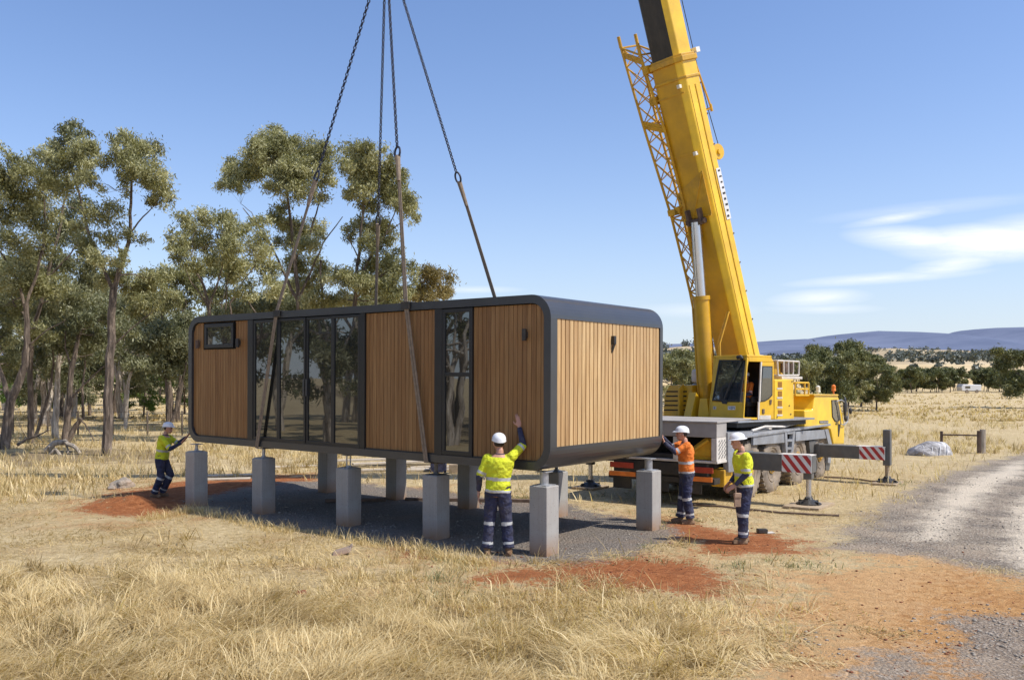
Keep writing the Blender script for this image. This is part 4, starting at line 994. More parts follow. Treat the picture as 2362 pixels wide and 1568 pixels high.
seal = mb.build('windscreen_frame', M['frame'], cab)
mb = MB(); mb.prism([f8(*q, off=-.015) for q in i4], -fN*.008); mb.build('windscreen', M['cabglass'], seal)
mb = MB(); mb.tube([f8(700,110,off=.05), f8(760,95,off=.05), f8(800,150,off=.05)], .05, 8); mb.tube([f8(780,140,off=.03), f8(520,760,off=.03)], .014, 6)
mb.tube([f8(560,640,off=.035), f8(420,1000,off=.035)], .02, 6); mb.prism([f8(350,1030,off=.02),f8(480,1036,off=.02),f8(465,1100,off=.02),f8(380,1095,off=.02)], -fN*.04); mb.build('wiper', M['black'], cab)
mb = MB(); mb.prism([f8(495,1145,off=.006),f8(650,1145,off=.006),f8(648,1222,off=.006),f8(495,1222,off=.006)], -fN*.006); lp = mb.build('number_plate', M['white'], cab)
# raised marks on the plate and the small round badge (copied as seen: illegible dark digits)
def seg_digits(txt, x0, y0, w, h, gap, fn, thk, mb):
    S = {'0':'abcdef','1':'bc','2':'abged','3':'abgcd','4':'fgbc','5':'afgcd','6':'afgecd','7':'abc','8':'abcdefg','9':'abcdfg'}
    for i, ch in enumerate(txt):
        x = x0+i*(w+gap); t_ = w*.24; m_ = y0+h/2
        R_ = {'a':(x,y0,x+w,y0+t_),'d':(x,y0+h-t_,x+w,y0+h),'g':(x,m_-t_/2,x+w,m_+t_/2),'f':(x,y0,x+t_,m_),'b':(x+w-t_,y0,x+w,m_),'e':(x,m_,x+t_,y0+h),'c':(x+w-t_,m_,x+w,y0+h)}
        for c_ in S[ch]:
            a, b, c2, d2 = R_[c_]; mb.prism([fn(a,b),fn(c2,b),fn(c2,d2),fn(a,d2)], -fN*thk)
mb = MB(); seg_digits('434', 512, 1160, 34, 48, 12, lambda x, y: f8(x, y, off=.009), .002, mb); mb.build('plate_digits', M['black'], lp)
mb = MB(); mb.prism([f8(180,1150,off=.006),f8(245,1150,off=.006),f8(245,1215,off=.006),f8(180,1215,off=.006)], -fN*.006); bd = mb.build('badge', M['offwhite'], cab)
mb = MB(); seg_digits('2', 198, 1162, 26, 42, 0, lambda x, y: f8(x, y, off=.009), .002, mb); mb.build('badge_mark', M['black'], bd)
# rear side window, door edge, handles, vents
mb = MB(); mb.prism(sp_poly([(1200,290),(1448,296),(1446,915),(1380,985),(1290,1040),(1176,1056)], -.012), rv*.02); fr = mb.build('side_window', M['frame'], cab, bevel=.003)
mb = MB(); mb.prism(sp_poly([(1250,312),(1428,316),(1426,900),(1365,965),(1285,1018),(1194,1030)], -.018), rv*.006); mb.build('pane', M['sideglass'], fr)
mb = MB(); mb.prism(sp_poly([(1395,1010),(1440,1010),(1425,1110),(1395,1110)], -.02), rv*.02); mb.prism(sp_poly([(1236,1205),(1282,1205),(1282,1305),(1236,1305)], -.02), rv*.02); mb.build('door_handle', M['rust'], cab, bevel=.006)
mb = MB(); mb.prism(sp_poly([(1180,1340),(1410,1340),(1410,1425),(1180,1425)], -.006), rv*.006); mb.build('step_plate', M['offwhite'], cab)
mb = MB(); mb.prism(sp_poly([(1148,1060),(1176,1050),(1168,1432),(1140,1432)], -.02), rv*.03); mb.prism(sp_poly([(1200,206),(1226,206),(1190,1052),(1162,1052)], -.02), rv*.03); mb.build('door_edge', M['offwhite'], cab)
mb = MB(); mb.prism([SP(.1,.1,zb+.02),SP(.85,.1,zb+.02),SP(.85,.95,zb+.02),SP(.1,.95,zb+.02)], UP*.02); mb.build('cab_mat', M['greysteel'], cab)
mb = MB(); sc = SP(.62, .5, 0); mb.box(sc-wv*.2-rv*.24+UP*(zb+.32), wv*.46, rv*.48, UP*.12); mb.box(sc+wv*.24-rv*.24+UP*(zb+.40), wv*.12, rv*.48, UP*.62); mb.box(sc-wv*.1-rv*.15+UP*(zb+.05), wv*.3, rv*.3, UP*.28)
for s in (-.32, .30): mb.box(sc-wv*.12+rv*s+UP*(zb+.40), wv*.34, rv*.09, UP*.16)
mb.build('operator_seat', M['seatf'], cab, bevel=.03)
mb = MB(); mb.box(SP(.18, .3, zb+.05), wv*.16, rv*.5, UP*.62); mb.box(SP(.86,.06,zb+.05), wv*.04, rv*.9, UP*1.45); mb.build('console', M['black'], cab, bevel=.02)
# engine housing behind the cab
mb = MB(); mb.prism(sp_poly([(1488,572),(1895,572),(1908,1432),(1488,1432)]), rv*2.1); eng = mb.build('engine_housing', M['yellow_lit'], crane, bevel=.025, seg=3)
for k, y0 in enumerate((625, 822, 1025, 1225)):
    mb = MB(); mb.prism(sp_poly([(1562,y0),(1650,y0),(1650,y0+(120 if k < 3 else 85)),(1562,y0+(120 if k < 3 else 85))], -.006), rv*.008); vt = mb.build('vent_panel', M['rust'] if False else M['yellow2'], eng)
    mb = MB(); mb.prism(sp_poly([(1566,y0+4),(1646,y0+4),(1646,y0+(116 if k < 3 else 81)),(1566,y0+(116 if k < 3 else 81))], -.008), rv*.004)
    mb.build('vent_slot', surf('amber_recess', (.30, .13, .01), .7), vt)
    mb = MB(); mb.prism(sp_poly([(1545,y0+(128 if k < 3 else 95)),(1660,y0+(128 if k < 3 else 95)),(1660,y0+(165 if k < 3 else 130)),(1545,y0+(165 if k < 3 else 130))], -.010), rv*.012); mb.build('grab_step', M['offwhite'], eng)
mb = MB()
for (x, y) in ((1800,1135),(1832,1315),(1540,1380),(1860,620)): 
    p = q8(x, y); mb.lathe(p+rv*.002, -rv, [(0,.022),(.012,.02)], 10)
mb.build('latch', M['rust'], eng)
# rooftop cooler crate, side rail basket
mb = MB(); mb.prism(sp_poly([(1640,510),(2085,520),(2085,575),(1650,575)], .2), rv*1.1); mb.build('roof_slab', M['offwhite'], eng, bevel=.01)
P4 = [(1545,175),(2010,200),(2000,490),(1560,490)]; a0, a1, a2, a3 = [ip(*z8(*q), S0+rv*.35, rv) for q in P4]
mb = MB()
for dr in (0, .9):
    for (a, b) in ((a0,a1),(a1,a2),(a2,a3),(a3,a0),((a0+a1)/2,(a2+a3)/2),(a0*.72+a1*.28,a3*.72+a2*.28),(a0*.28+a1*.72,a3*.28+a2*.72)): mb.tube([a+rv*dr, b+rv*dr], .022, 6)
for a in (a0,a1,a2,a3): mb.tube([a, a+rv*.9], .022, 6)
mb.prism([a0, a1, a1+rv*.9, a0+rv*.9], UP*.02); mb.build('cooler_crate', M['offwhite'], eng)
mb = MB(); mb.prism([a3*.95+a0*.05+rv*.1, (a3*.95+a0*.05)*.7+(a2*.95+a1*.05)*.3+rv*.1, (a0*.9+a3*.1)*.7+(a1*.9+a2*.1)*.3+rv*.1, a0*.9+a3*.1+rv*.1], rv*.6); mb.build('cooler_body', M['yellow2'], eng, bevel=.01)
for f0 in (.40, .72):
    mb = MB(); lo = a3*(1-f0)+a2*f0; hi = a0*(1-f0)+a1*f0; mb.tube([lo*.8+hi*.2+rv*.08, hi*.85+lo*.15+rv*.08], .10, 12); mb.build('gas_bottle', M['rust'], eng, smooth=True)
mb = MB()
P4 = [ip(*z3(*q), S0+rv*.1, rv) for q in ((1090,345),(1188,345),(1188,438),(1090,438))]
for dr in (0, .6):
    for k in range(4): mb.tube([P4[k]+rv*dr, P4[(k+1) % 4]+rv*dr], .022, 6)
    mb.tube([(P4[0]+P4[3])/2+rv*dr, (P4[1]+P4[2])/2+rv*dr], .022, 6); mb.tube([(P4[0]+P4[1])/2+rv*dr+(P4[1]-P4[0])*.2, (P4[3]+P4[2])/2+rv*dr+(P4[1]-P4[0])*.2], .022, 6)
for a in P4: mb.tube([a, a+rv*.6], .022, 6)
mb.prism([P4[3], P4[2], P4[2]+rv*.6, P4[3]+rv*.6], UP*.02); mb.prism([p+rv*.55 for p in P4], rv*.03); mb.build('side_basket', M['yellow'], eng)
# far side winch housing with louvres
def g3(x, y, w=.2): return ip(*z3(x, y), SP(w, 0, 0), wv)
mb = MB(); mb.prism([g3(160,362),g3(332,362),g3(330,425),g3(318,610),g3(118,610),g3(126,440)], wv*1.4); wh = mb.build('winch_housing', M['yellow_shade'], crane, bevel=.02)
for k in range(5):
    y0 = 405+k*34; xl = 142-k*5; mb = MB(); mb.prism([g3(xl,y0,.19),g3(290-k*3,y0,.19),g3(290-k*3,y0+9,.19),g3(xl-1,y0+9,.19)], wv*.015); mb.build('louvre', M['void'], wh)
mb = MB(); mb.prism([g3(300,430,.12),g3(332,430,.12),g3(318,610,.12),g3(284,610,.12)], wv*.07); mb.build('housing_edge', M['yellow'], wh, bevel=.01)
mb = MB(); mb.box(g3(318,348,.6), rv*-.42, wv*.5, UP*.36); mb.box(g3(318,350,.65)-UP*.15, rv*-.3, wv*.3, UP*.15); mb.build('fuel_tank', M['offwhite'], crane, bevel=.07, seg=4)
# boom foot frame plates
for r_, nm_ in ((.98, 'near'), (2.12, 'far')):
    mb = MB(); mb.prism([SP(.05,r_,zb), SP(2.95,r_,zb), SP(3.0,r_,2.6), SP(2.55,r_,3.0), SP(1.7,r_,2.6), SP(.75,r_,2.2), SP(.2,r_,2.55), SP(.05,r_,2.45)], rv*.06); mb.build('boom_frame', M['yellow2'], crane, bevel=.01)
mb = MB(); mb.prism([SP(-.1,1.62,zb), SP(.3,1.62,zb), SP(.3,1.62,2.15), SP(.12,1.62,2.35)], rv*.24); mb.prism([SP(.02,1.1,zb),SP(.02,1.5,zb),SP(.02,1.42,2.2),SP(.02,1.2,2.2)], wv*.1); mb.build('cylinder_bracket', M['yellow'], crane, bevel=.012)

# ---------------- boom
C0 = ip(1700, 812, SP(0, 1.6, 0), rv); C1 = ip(1552, 150, SP(0, 1.6, 0), rv)
Ax = (C1-C0).normalized(); Rr = -rv; Nn = Ax.cross(Rr); Nn = Nn if Nn.z > 0 else -Nn
SL = (C1-C0).length
def BP(s, a, b): return C0+Ax*s+Rr*a+Nn*b
def bsect(mb, s0, s1, w, h, ch, wide2=None, mats=False):
    w2 = wide2 or w; vs = []
    for s, ww in ((s0, w), (s1, w2)):
        x, y = ww/2, h/2
        prof = [(-x+ch,-y),(x-ch,-y),(x,-y+ch),(x,y-ch),(x-ch,y),(-x+ch,y),(-x,y-ch),(-x,-y+ch)]
        vs += [BP(s, a, b) for a, b in prof]
    fs = [list(range(8))[::-1], list(range(8, 16))]
    for k in range(8): fs.append([k, (k+1) % 8, 8+(k+1) % 8, 8+k])
    n0 = len(mb.mi); mb.add(vs, fs)
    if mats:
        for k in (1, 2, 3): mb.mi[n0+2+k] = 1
w0, h0 = 1.0, .74
mb = MB(); bsect(mb, -2.2, SL, w0, h0, .13, None, True); boom = mb.build('boom_base_section', [M['yellow_shade'], M['yellow_lit']], crane, bevel=.03, seg=3)
mb = MB(); bsect(mb, SL-.02, SL+.10, w0+.10, h0+.10, .15); bsect(mb, SL-.42, SL-.36, w0+.05, h0+.05, .14); bsect(mb, SL+.10, SL+.16, w0+.02, h0+.02, .14); mb.build('boom_collar', M['yellow2'], boom, bevel=.01)
mb = MB(); bsect(mb, SL+.1, SL+7.2, w0*.88, h0*.88, .11, None, True); tel = mb.build('telescopic_section', [M['boomdark'], M['yellow_lit']], boom, bevel=.02)
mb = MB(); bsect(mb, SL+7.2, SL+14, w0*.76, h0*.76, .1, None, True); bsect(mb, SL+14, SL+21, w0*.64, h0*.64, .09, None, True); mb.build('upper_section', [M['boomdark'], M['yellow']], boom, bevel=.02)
mb = MB() # weld seams, ribs and plates along the base section
for s in (SL*.24, SL*.245+.02): pass
sg = (ip(1640, 500, BP(0, 0, -h0/2), Nn)-C0).dot(Ax)
mb.prism([BP(sg+.05,-.48,-h0/2-.003),BP(sg+.05,.48,-h0/2-.003),BP(sg+1.15,.48,-h0/2-.003),BP(sg+.7,-.48,-h0/2-.003)], -Nn*.012)
for (a0_, a1_) in (((sg+.05,-.1),(sg+1.1,.46)),((sg+.05,-.1),(sg+.05,.48)),((sg+.2,-.3),(sg+.75,-.48))): mb.tube([BP(a0_[0],a0_[1],-h0/2-.02), BP(a1_[0],a1_[1],-h0/2-.02)], .02, 6)
s2 = (ip(1600, 355, BP(0, 0, -h0/2), Nn)-C0).dot(Ax)
mb.box(BP(s2,-.48,-h0/2), Rr*.96, Ax*.05, -Nn*.015); mb.box(BP(SL-.75,-.46,-h0/2), Rr*.92, Ax*.04, -Nn*.012)
mb.box(BP(-2,.503,.02), Ax*(SL+1.4), Nn*.03, Rr*.012); mb.box(BP(-2,.503,-.20), Ax*(SL+1.4), Nn*.012, Rr*.006)
mb.build('stiffener', M['yellow2'], boom)
for (s, a) in ((SL-.62, .34), (s2-.05, .38)):
    mb = MB(); mb.box(BP(s, a, -h0/2-.09), Rr*.09, Ax*.09, Nn*.09); mb.build('boom_lamp', M['lens'], boom, bevel=.01)
mb = MB()
for k in range(9):
    s = .8+k*.75
    mb.lathe(BP(s, .502, .25), Rr, [(0,.022),(.012,.02)], 8)
mb.build('bolt', M['rust'], boom)
# striped marker strip with dark characters down the near side
def rs(px, py): 
    p = ip(px, py, BP(0, w0/2, 0), Rr)-C0; return p.dot(Ax), p.dot(Nn)
s_t = rs(1655, 388)[0]; s_b = rs(1682, 505)[0]
mb = MB(); mb.box(BP(s_b, .506, .10), Ax*(s_t-s_b), Nn*.17, Rr*.008); ms = mb.build('marking_strip', M['white'], boom)
mb = MB(); nn_ = 9; random.seed(3)
stp = (s_t-s_b)/nn_
for i in range(nn_):
    sc_ = s_t-(i+.6)*stp; wd_ = random.uniform(.07, .11)
    mb.box(BP(sc_, .516, .15+random.uniform(-.02, .02)), Ax*stp*random.uniform(.25, .4), Nn*wd_, Rr*.002)
mb.build('marking_blocks', M['black'], ms)
# rope reel and guide triangle on the upper right edge
pr_ = ip(1650, 352, BP(0, .35, 0), Rr)
mb = MB(); c = pr_; c_s = c
for (h_, r_) in ((-.02,.0),): pass
mb.lathe(c, Rr, [(-.10,.19),(-.07,.20),(-.05,.11),(.06,.11),(.08,.20),(.11,.19),(.11,.07),(.15,.07)], 24); mb.build('rope_reel', M['yellow'], boom, smooth=True)
mb = MB(); mb.box(c-Nn*.35-Ax*.05-Rr*.12, Nn*.4, Ax*.10, Rr*.03); mb.box(c-Nn*.35-Ax*.25-Rr*.12, Nn*.12, Ax*.35, Rr*.10); mb.build('reel_bracket', M['yellow2'], boom, bevel=.006)
tA, tB, tC = [ip(*q, BP(0, .40, 0), Rr) for q in ((1599,133),(1640,250),(1617,262))]
mb = MB()
for dr in (0, -.7):
    mb.tube([tA+Rr*dr, tB+Rr*dr, tC+Rr*dr-Nn*.2], .026, 8)
mb.tube([tB, tB-Rr*.7], .03, 8); mb.tube([tB-Ax*.08, tB+Ax*.1], .035, 8); mb.build('rope_guide', M['yellow2'], boom, smooth=True)
mb = MB(); e1 = BP(SL+20.5, .1, h0/2)
mb.tube([c+Nn*.18, tB+Rr*-.1, BP(SL+.15,.3,h0/2+.12), e1], .010, 6); mb.tube([BP(s_b-.2,.30,h0/2+.02), BP(.2,.30,h0/2+.05), BP(-1.7,.2,h0/2+.02)], .010, 6)
mb.build('hoist_rope', M['black'], boom)
mb = MB(); mb.box(BP(SL+.12,.25,h0/2-.02), Rr*.25, Ax*.12, Nn*.14); mb.build('anemometer', M['white'], boom)
tip = BP(SL+21, 0, 0); mb = MB(); mb.box(tip-Rr*.25-Nn*.4, Rr*.5, Nn*.8, Ax*.5); hk = V((HOOK.x, HOOK.y, 0)); mb.build('boom_head', M['yellow'], boom, bevel=.03)
# hook block above the slings
mb = MB(); mb.box(HOOK+V((-.12,-.25,.35)), V((.24,0,0)), V((0,.5,0)), V((0,0,.6))); mb.build('hook_block', M['yellow2'], crane, bevel=.04)
mb = MB(); mb.tube([HOOK+V((0,0,.36)), HOOK+V((0,0,.2)), HOOK+V((.1,0,.08)), HOOK+V((.05,0,-.04)), HOOK+V((-.05,0,-.04)), HOOK+V((-.09,0,.05))], .035, 8)
mb.tube([HOOK+V((-.08,0,.95)), tip-Rr*.1], .012, 6); mb.tube([HOOK+V((.08,0,.95)), tip+Rr*.1], .012, 6); mb.build('hook', M['black'], crane)
# lift cylinder
ct = BP(sg+.05, 0, -h0/2-.05); cbm = SP(.55, 1.6, 1.78)
cd = (ct-cbm); cl_ = cd.length; cd.normalize(); mid = ip(1632, 682, SP(0, 1.6, 0), rv); fm = (mid-cbm).dot(cd)
mb = MB(); mb.tube([cbm, cbm+cd*fm], .20, 24); mb.tube([cbm+cd*(fm-.10), cbm+cd*fm], .225, 24); mb.tube([cbm+cd*.5+rv*.18-wv*.12, cbm+cd*(fm-.3)+rv*.18-wv*.12], .03, 8); mb.tube([cbm-rv*.35, cbm+rv*.35], .12, 16)
cy = mb.build('lift_cylinder', M['yellow_shade'], crane, smooth=True)
mb = MB(); mb.tube([cbm+cd*fm, ct-cd*.12], .13, 24); mb.build('piston_rod', M['chrome'], cy, smooth=True)
mb = MB(); mb.box(ct-Rr*.22-Ax*.18-Nn*.12, Rr*.06, Ax*.4, Nn*.2); mb.box(ct+Rr*.16-Ax*.18-Nn*.12, Rr*.06, Ax*.4, Nn*.2); mb.tube([ct-Rr*.3-cd*.1, ct+Rr*.3-cd*.1], .07, 12); mb.build('cylinder_eye', M['rust'], boom, bevel=.01)
mb = MB()
for a in (.30, .36): mb.tube([cbm+rv*-a+wv*.1+UP*.1, cbm+cd*(fm*.6)+rv*-a+wv*.18, BP(1.2, a, -h0/2-.03)], .022, 8)
mb.build('hydraulic_hose', M['yellow2'], cy, smooth=True)
# lattice fly jib folded along the far side of the boom
def jp(px, py, b): 
    p = ip(px, py, BP(0, 0, -.42), Nn); return p+Nn*(b+.42)
nL = [(1432,112),(1486,300),(1548,500),(1588,660),(1624,838)]; nR = [(1476,128),(1532,300),(1584,500),(1606,660),(1630,838)]
def chain_pts(lst, b, k=14):
    P = [jp(*q, b) for q in lst]; out = []; tot = [0]
    for i in range(len(P)-1): tot.append(tot[-1]+(P[i+1]-P[i]).length)
    for j in range(k+1):
        s = tot[-1]*j/k
        for i in range(len(P)-1):
            if s <= tot[i+1]+1e-9: f = (s-tot[i])/(tot[i+1]-tot[i]); out.append(P[i].lerp(P[i+1], f)); break
    return out
K = 17
cA, cB = chain_pts(nL, -.42, K), chain_pts(nR, -.42, K)
bo_ = lambda j: Nn*(.62-.34*j/K)
cC = [p+bo_(j) for j, p in enumerate(cA)]; cD = [p+bo_(j) for j, p in enumerate(cB)]
mb = MB()
for c_ in (cA, cB, cC, cD): mb.tube(c_, .034, 8)
mb.build('jib_chord', M['yellow2'], crane, smooth=True); jib = bpy.data.objects[[o.name for o in crane.children if o.name.startswith('jib_chord')][-1]]; jib.name = 'lattice_jib'; W[jib.name] = W[crane.name]
mb = MB()
for j in range(K):
    for (p, q) in ((cA,cB),(cC,cD),(cA,cC),(cB,cD)):
        mb.tube([p[j], q[j+1]], .015, 5)
        if j % 1 == 0: mb.tube([q[j], p[j+1]], .015, 5)
for j in (0, 4, 9, 13, K):
    for (p, q) in ((cA,cB),(cC,cD),(cA,cC),(cB,cD)): mb.tube([p[j], q[j]], .024, 6)
mb.build('lattice_brace', M['rust'] if False else M['yellow2'], jib)
mb = MB()
for c_ in (cA, cB, cC, cD): mb.tube([c_[0], c_[0]+Ax*.28], .045, 8)
mb.box(cA[0]-Ax*.25, cB[0]-cA[0], Ax*.16, Nn*.05); mb.box(cA[4]-Ax*.1, cB[4]-cA[4], Ax*.2, Nn*.05); mb.build('jib_lug', M['yellow2'], jib, bevel=.006)
mb = MB()
for (px, py) in ((1550, 490), (1500, 160), (1508, 235)):
    s = (ip(px, py, BP(0,0,-.42), Nn)-C0).dot(Ax); a = (ip(px, py, BP(0,0,-.42), Nn)-C0).dot(Rr)
    mb.box(BP(s-.09, a-.12, -.47), Rr*(-.45-a+.12), Ax*.16, Nn*.10); mb.box(BP(s-.09, -.60, -.47), Rr*.16, Ax*.20, Nn*.4)
mb.build('jib_clamp', M['yellow2'], jib, bevel=.012)
# ================================================================== trees
def leafquads(c, size, tone, droop=1.0, wr=.27):
    n = len(c); d = np.stack([RNG.normal(0, .75, n), RNG.normal(0, .75, n), RNG.normal(-.75*droop, .55, n)], 1); d /= np.linalg.norm(d, axis=1)[:, None]
    q = RNG.normal(0, 1, (n, 3)); w = np.cross(d, q); w /= np.linalg.norm(w, axis=1)[:, None]+1e-9
    s = size*(.6+.8*RNG.random(n))[:, None]
    v = np.stack([c-d*s*.5, c+w*s*wr*.5-d*s*.05, c+d*s*.5, c-w*s*wr*.5-d*s*.05], 1).reshape(-1, 3)
    return v, (np.arange(n)*4)[:, None]+np.array([[0, 1, 2, 3]]), np.repeat(tone, 4)
def ballpts(n, c, r, shell=.5):
    d = RNG.normal(0, 1, (n, 3)); d /= np.linalg.norm(d, axis=1)[:, None]; rr = RNG.random(n)**shell
    return np.asarray(c)+d*rr[:, None]*np.asarray(r)
def jitter(p, q, k, amp):
    out = [p]
    for i in range(1, k):
        f = i/k; out.append(p.lerp(q, f)+V((random.uniform(-1, 1), random.uniform(-1, 1), random.uniform(-1, 1)))*amp*(p-q).length*math.sin(f*math.pi))
    return out+[q]
def build_tree(name, label, cat, root, skel, clumps, leafmat_, barkm, leaf=.14, dens=1.0, group=None, puffk=1.0, bark2=None, crownname='crown'):
    """skel: list of (points, r0, r1); clumps: list of (centre, (rx,ry,rz), tone)"""
    tr = thing(name, label, cat, root, 0, group)
    mb = MB(); verts = []
    for (pts, r0, r1) in skel:
        k = len(pts); mb.tube(pts, [r0+(r1-r0)*i/(k-1) for i in range(k)], 8)
        for i, p in enumerate(pts): verts.append((V(p), r0+(r1-r0)*i/(k-1)))
        for i in range(k-1): verts.append(((V(pts[i])+V(pts[i+1]))/2, r0+(r1-r0)*(i+.5)/(k-1)))
    C = []; T = []
    for (c, r, tone) in clumps:
        c = V(c); best = min(verts, key=lambda q: (q[0]-c).length+(1.5 if q[0].z > c.z else 0)+(2.5 if q[0].z < root[2]+1.2 else 0))
        rr = min(best[1]*.5, .034)*max(.6, min(1.5, (r[0]/.9)))
        br = jitter(best[0], c, 5, .10); mb.tube(br, [rr*(1-.7*i/5) for i in range(6)], 6)
        ns = max(6, int(14*puffk*(r[0]*r[2])**.5/.8)); 
        for _ in range(ns):
            pc = ballpts(1, c, [q*.85 for q in r], .45)[0]; pr = (.32+.28*random.random())*(r[0]*r[2])**.5
            if random.random() < .5: mb.tube(jitter(br[random.choice((2, 3, 4))], V(pc), 3, .12), [rr*.35, rr*.28, rr*.2, rr*.12], 4, cap=False)
            n = int(dens*pr*pr*1450*(.14/leaf)**2)
            C.append(np.asarray(pc)+RNG.normal(0, 1, (max(n, 6), 3))*np.array([pr*.43, pr*.43, pr*.37])-np.array([0, 0, 1])*(RNG.random((max(n, 6), 1))**3)*pr*.5); T.append(np.full(max(n, 6), np.clip(tone+random.uniform(-.30, .30), 0, 1)))
    mb.build('trunk', [barkm], tr, smooth=True)
    C = np.concatenate(C); T = np.concatenate(T); v, f, tn = leafquads(C, leaf, T)
    npobj(crownname, v, f, leafmat_, tr, attr={'tone': tn})
    return tr
def hero(label, Y, skel, clumps, leafm, barkm, leaf=.13, dens=1.0, group='eucalyptus trees left of the cabin', dy=1.6, tone=.5, puffk=1.0):
    k = Y/FOC; base = at(*skel[0][0][0], Y); root = V((base.x, base.y, 0))
    S = []
    for (pts, r0, r1) in skel:
        P = []
        for i, q in enumerate(pts):
            yy = Y+(random.uniform(-.3, .3)*i*.5 if i else 0); P.append(at(q[0], q[1], Y)+V((0, 0, 0))*yy)
        Q = [P[0]]
        for i in range(len(P)-1): Q += jitter(P[i], P[i+1], 3, .03)[1:]
        S.append((Q, r0*.68, r1*.68))
    S[0][0][0].z = min(S[0][0][0].z, -.1) if abs(base.z) < 1.5 else S[0][0][0].z
    Cl = []
    for c in clumps:
        p = at(c[0], c[1], Y+random.uniform(-dy, dy)); rx, rz = c[2]*k*1.22, c[3]*k*1.2
        Cl.append((p, (rx, (rx+rz)/2*1.1, rz), tone+random.uniform(-.15, .15)))
    return build_tree('eucalyptus_tree', label, 'tree', root, S, Cl, leafm, barkm, leaf, dens, group, puffk)
random.seed(21)
hero('tall forked eucalyptus with a bare dark trunk just left of the pushing worker', 31,
 [([(246,1056),(250,960),(253,860),(257,760),(262,668)], .27, .19), ([(262,668),(284,605),(299,540),(302,470),(305,400),(318,350)], .14, .03), ([(262,672),(236,612),(207,545),(190,480),(176,430),(160,380)], .11, .03), ([(299,540),(330,500),(362,470)], .05, .02), ([(258,800),(300,760),(350,720)], .05, .02), ([(284,605),(270,560),(262,520)], .04, .02)],
 [(300,325,38,28),(330,345,40,26),(285,370,34,34),(330,392,48,30),(368,425,32,34),(350,460,28,24),(290,420,26,26),(385,455,20,32),(270,320,20,18),(190,330,34,26),(170,372,48,32),(215,362,26,24),(150,420,40,30),(205,420,34,24),(240,380,18,18),(232,500,46,30),(265,540,34,26),(215,560,40,30),(320,555,26,16),(345,640,46,30),(385,672,26,20),(300,668,44,28),(340,700,36,22),(262,610,26,20),(310,350,40,30),(350,410,34,26),(275,345,24,22),(180,345,40,26),(200,395,34,26),(285,590,26,18),(240,590,34,26),(180,530,36,26),(330,700,40,26),(240,640,36,24)],
 M['leaf'], M['bark'])
hero('leaning eucalyptus with a thick grey trunk at the left edge of the photo', 33.5,
 [([(10,1044),(16,985),(24,926),(44,880),(58,840),(62,770),(60,700)], .30, .14), ([(60,705),(86,630),(101,560),(104,500),(100,450)], .09, .03), ([(60,720),(36,640),(8,590),(-20,560)], .09, .04), ([(24,926),(2,860),(-14,800)], .16, .08), ([(62,800),(110,760),(150,740)], .05, .02)],
 [(30,388,46,30),(80,400,40,26),(-20,400,40,30),(60,445,50,26),(110,430,36,30),(20,500,44,34),(80,500,44,32),(125,500,30,26),(40,560,48,30),(100,580,40,30),(-10,640,40,40),(60,650,44,30),(20,700,44,30),(120,660,44,34),(10,770,40,30),(90,760,40,28),(0,440,40,30),(60,620,40,30),(70,470,40,26),(30,840,34,24),(10,360,30,20),(100,360,26,20)],
 M['leaf'], M['bark'], tone=.48)
hero('eucalyptus with a high round crown behind the forked tree, trunk dark and narrow', 37,
 [([(71,1030),(70,940),(69,850),(74,760),(110,640),(140,520),(160,400)], .21, .05), ([(110,640),(160,590),(196,540)], .07, .03), ([(74,760),(40,700),(20,660)], .07, .03)],
 [(150,315,34,22),(180,300,28,18),(130,345,34,24),(110,380,30,24),(180,480,40,28),(150,540,44,34),(190,600,44,30),(120,610,40,30),(210,660,40,30),(160,690,44,32),(100,700,40,30),(60,600,34,28)],
 M['leafg'], M['bark'], leaf=.17, tone=.45)
hero('pale-barked eucalyptus with a whitish straight trunk', 40, [([(128,1002),(130,930),(133,863),(140,780),(150,700)], .24, .10), ([(133,850),(170,790),(200,740)], .07, .03)],
 [(140,700,44,30),(180,740,44,32),(110,770,40,30),(210,780,40,30),(150,800,30,24),(80,820,34,24)], M['leafg'], M['barkpale'], leaf=.18, tone=.4)
hero('grey double-stemmed eucalyptus with a long bare branch rising to the right', 36, [([(150,1022),(156,970),(161,915),(165,850),(176,800),(186,760)], .24, .10), ([(158,925),(190,890),(215,866),(238,846),(262,836)], .07, .02), ([(156,1018),(170,990),(186,964)], .20, .13), ([(165,850),(150,800),(152,760)], .07, .03)],
 [(190,740,40,26),(220,770,36,26),(160,770,36,24),(250,730,36,26),(290,760,34,24),(230,820,28,18)], M['leafg'], M['bark'], leaf=.17, tone=.35)
hero('slim dark leaning eucalyptus between the pale and grey trunks', 39, [([(80,1014),(92,975),(104,940),(116,895),(124,840),(120,780)], .12, .06), ([(191,968),(191,930),(191,882),(196,830)], .11, .05)], [(120,770,34,26),(160,800,26,20),(200,800,36,26),(90,790,30,22)], M['leafg'], M['bark'], leaf=.18, tone=.3)
hero('eucalyptus with a pale dead limb standing behind the forked tree', 46, [([(288,985),(292,930),(296,878),(304,852)], .16, .10), ([(304,852),(326,832),(352,808)], .10, .03), ([(300,870),(290,820),(286,770)], .06, .03)], [(290,760,50,34),(340,780,46,32),(260,800,40,30),(320,840,34,22),(380,770,36,30)], M['leafg'], M['barkpale'], leaf=.2, tone=.4)
hero('V-stemmed dark eucalyptus right behind the pushing worker', 50, [([(388,966),(386,920),(382,870),(380,800)], .18, .08), ([(398,970),(406,935),(414,905),(428,850),(436,800)], .15, .05)], [(385,790,44,34),(430,790,40,34),(400,840,40,28),(440,840,30,30),(360,830,34,26),(420,750,40,28)], M['leafg'], M['bark'], leaf=.2, tone=.45)
GM = 'eucalyptus trees behind the cabin'
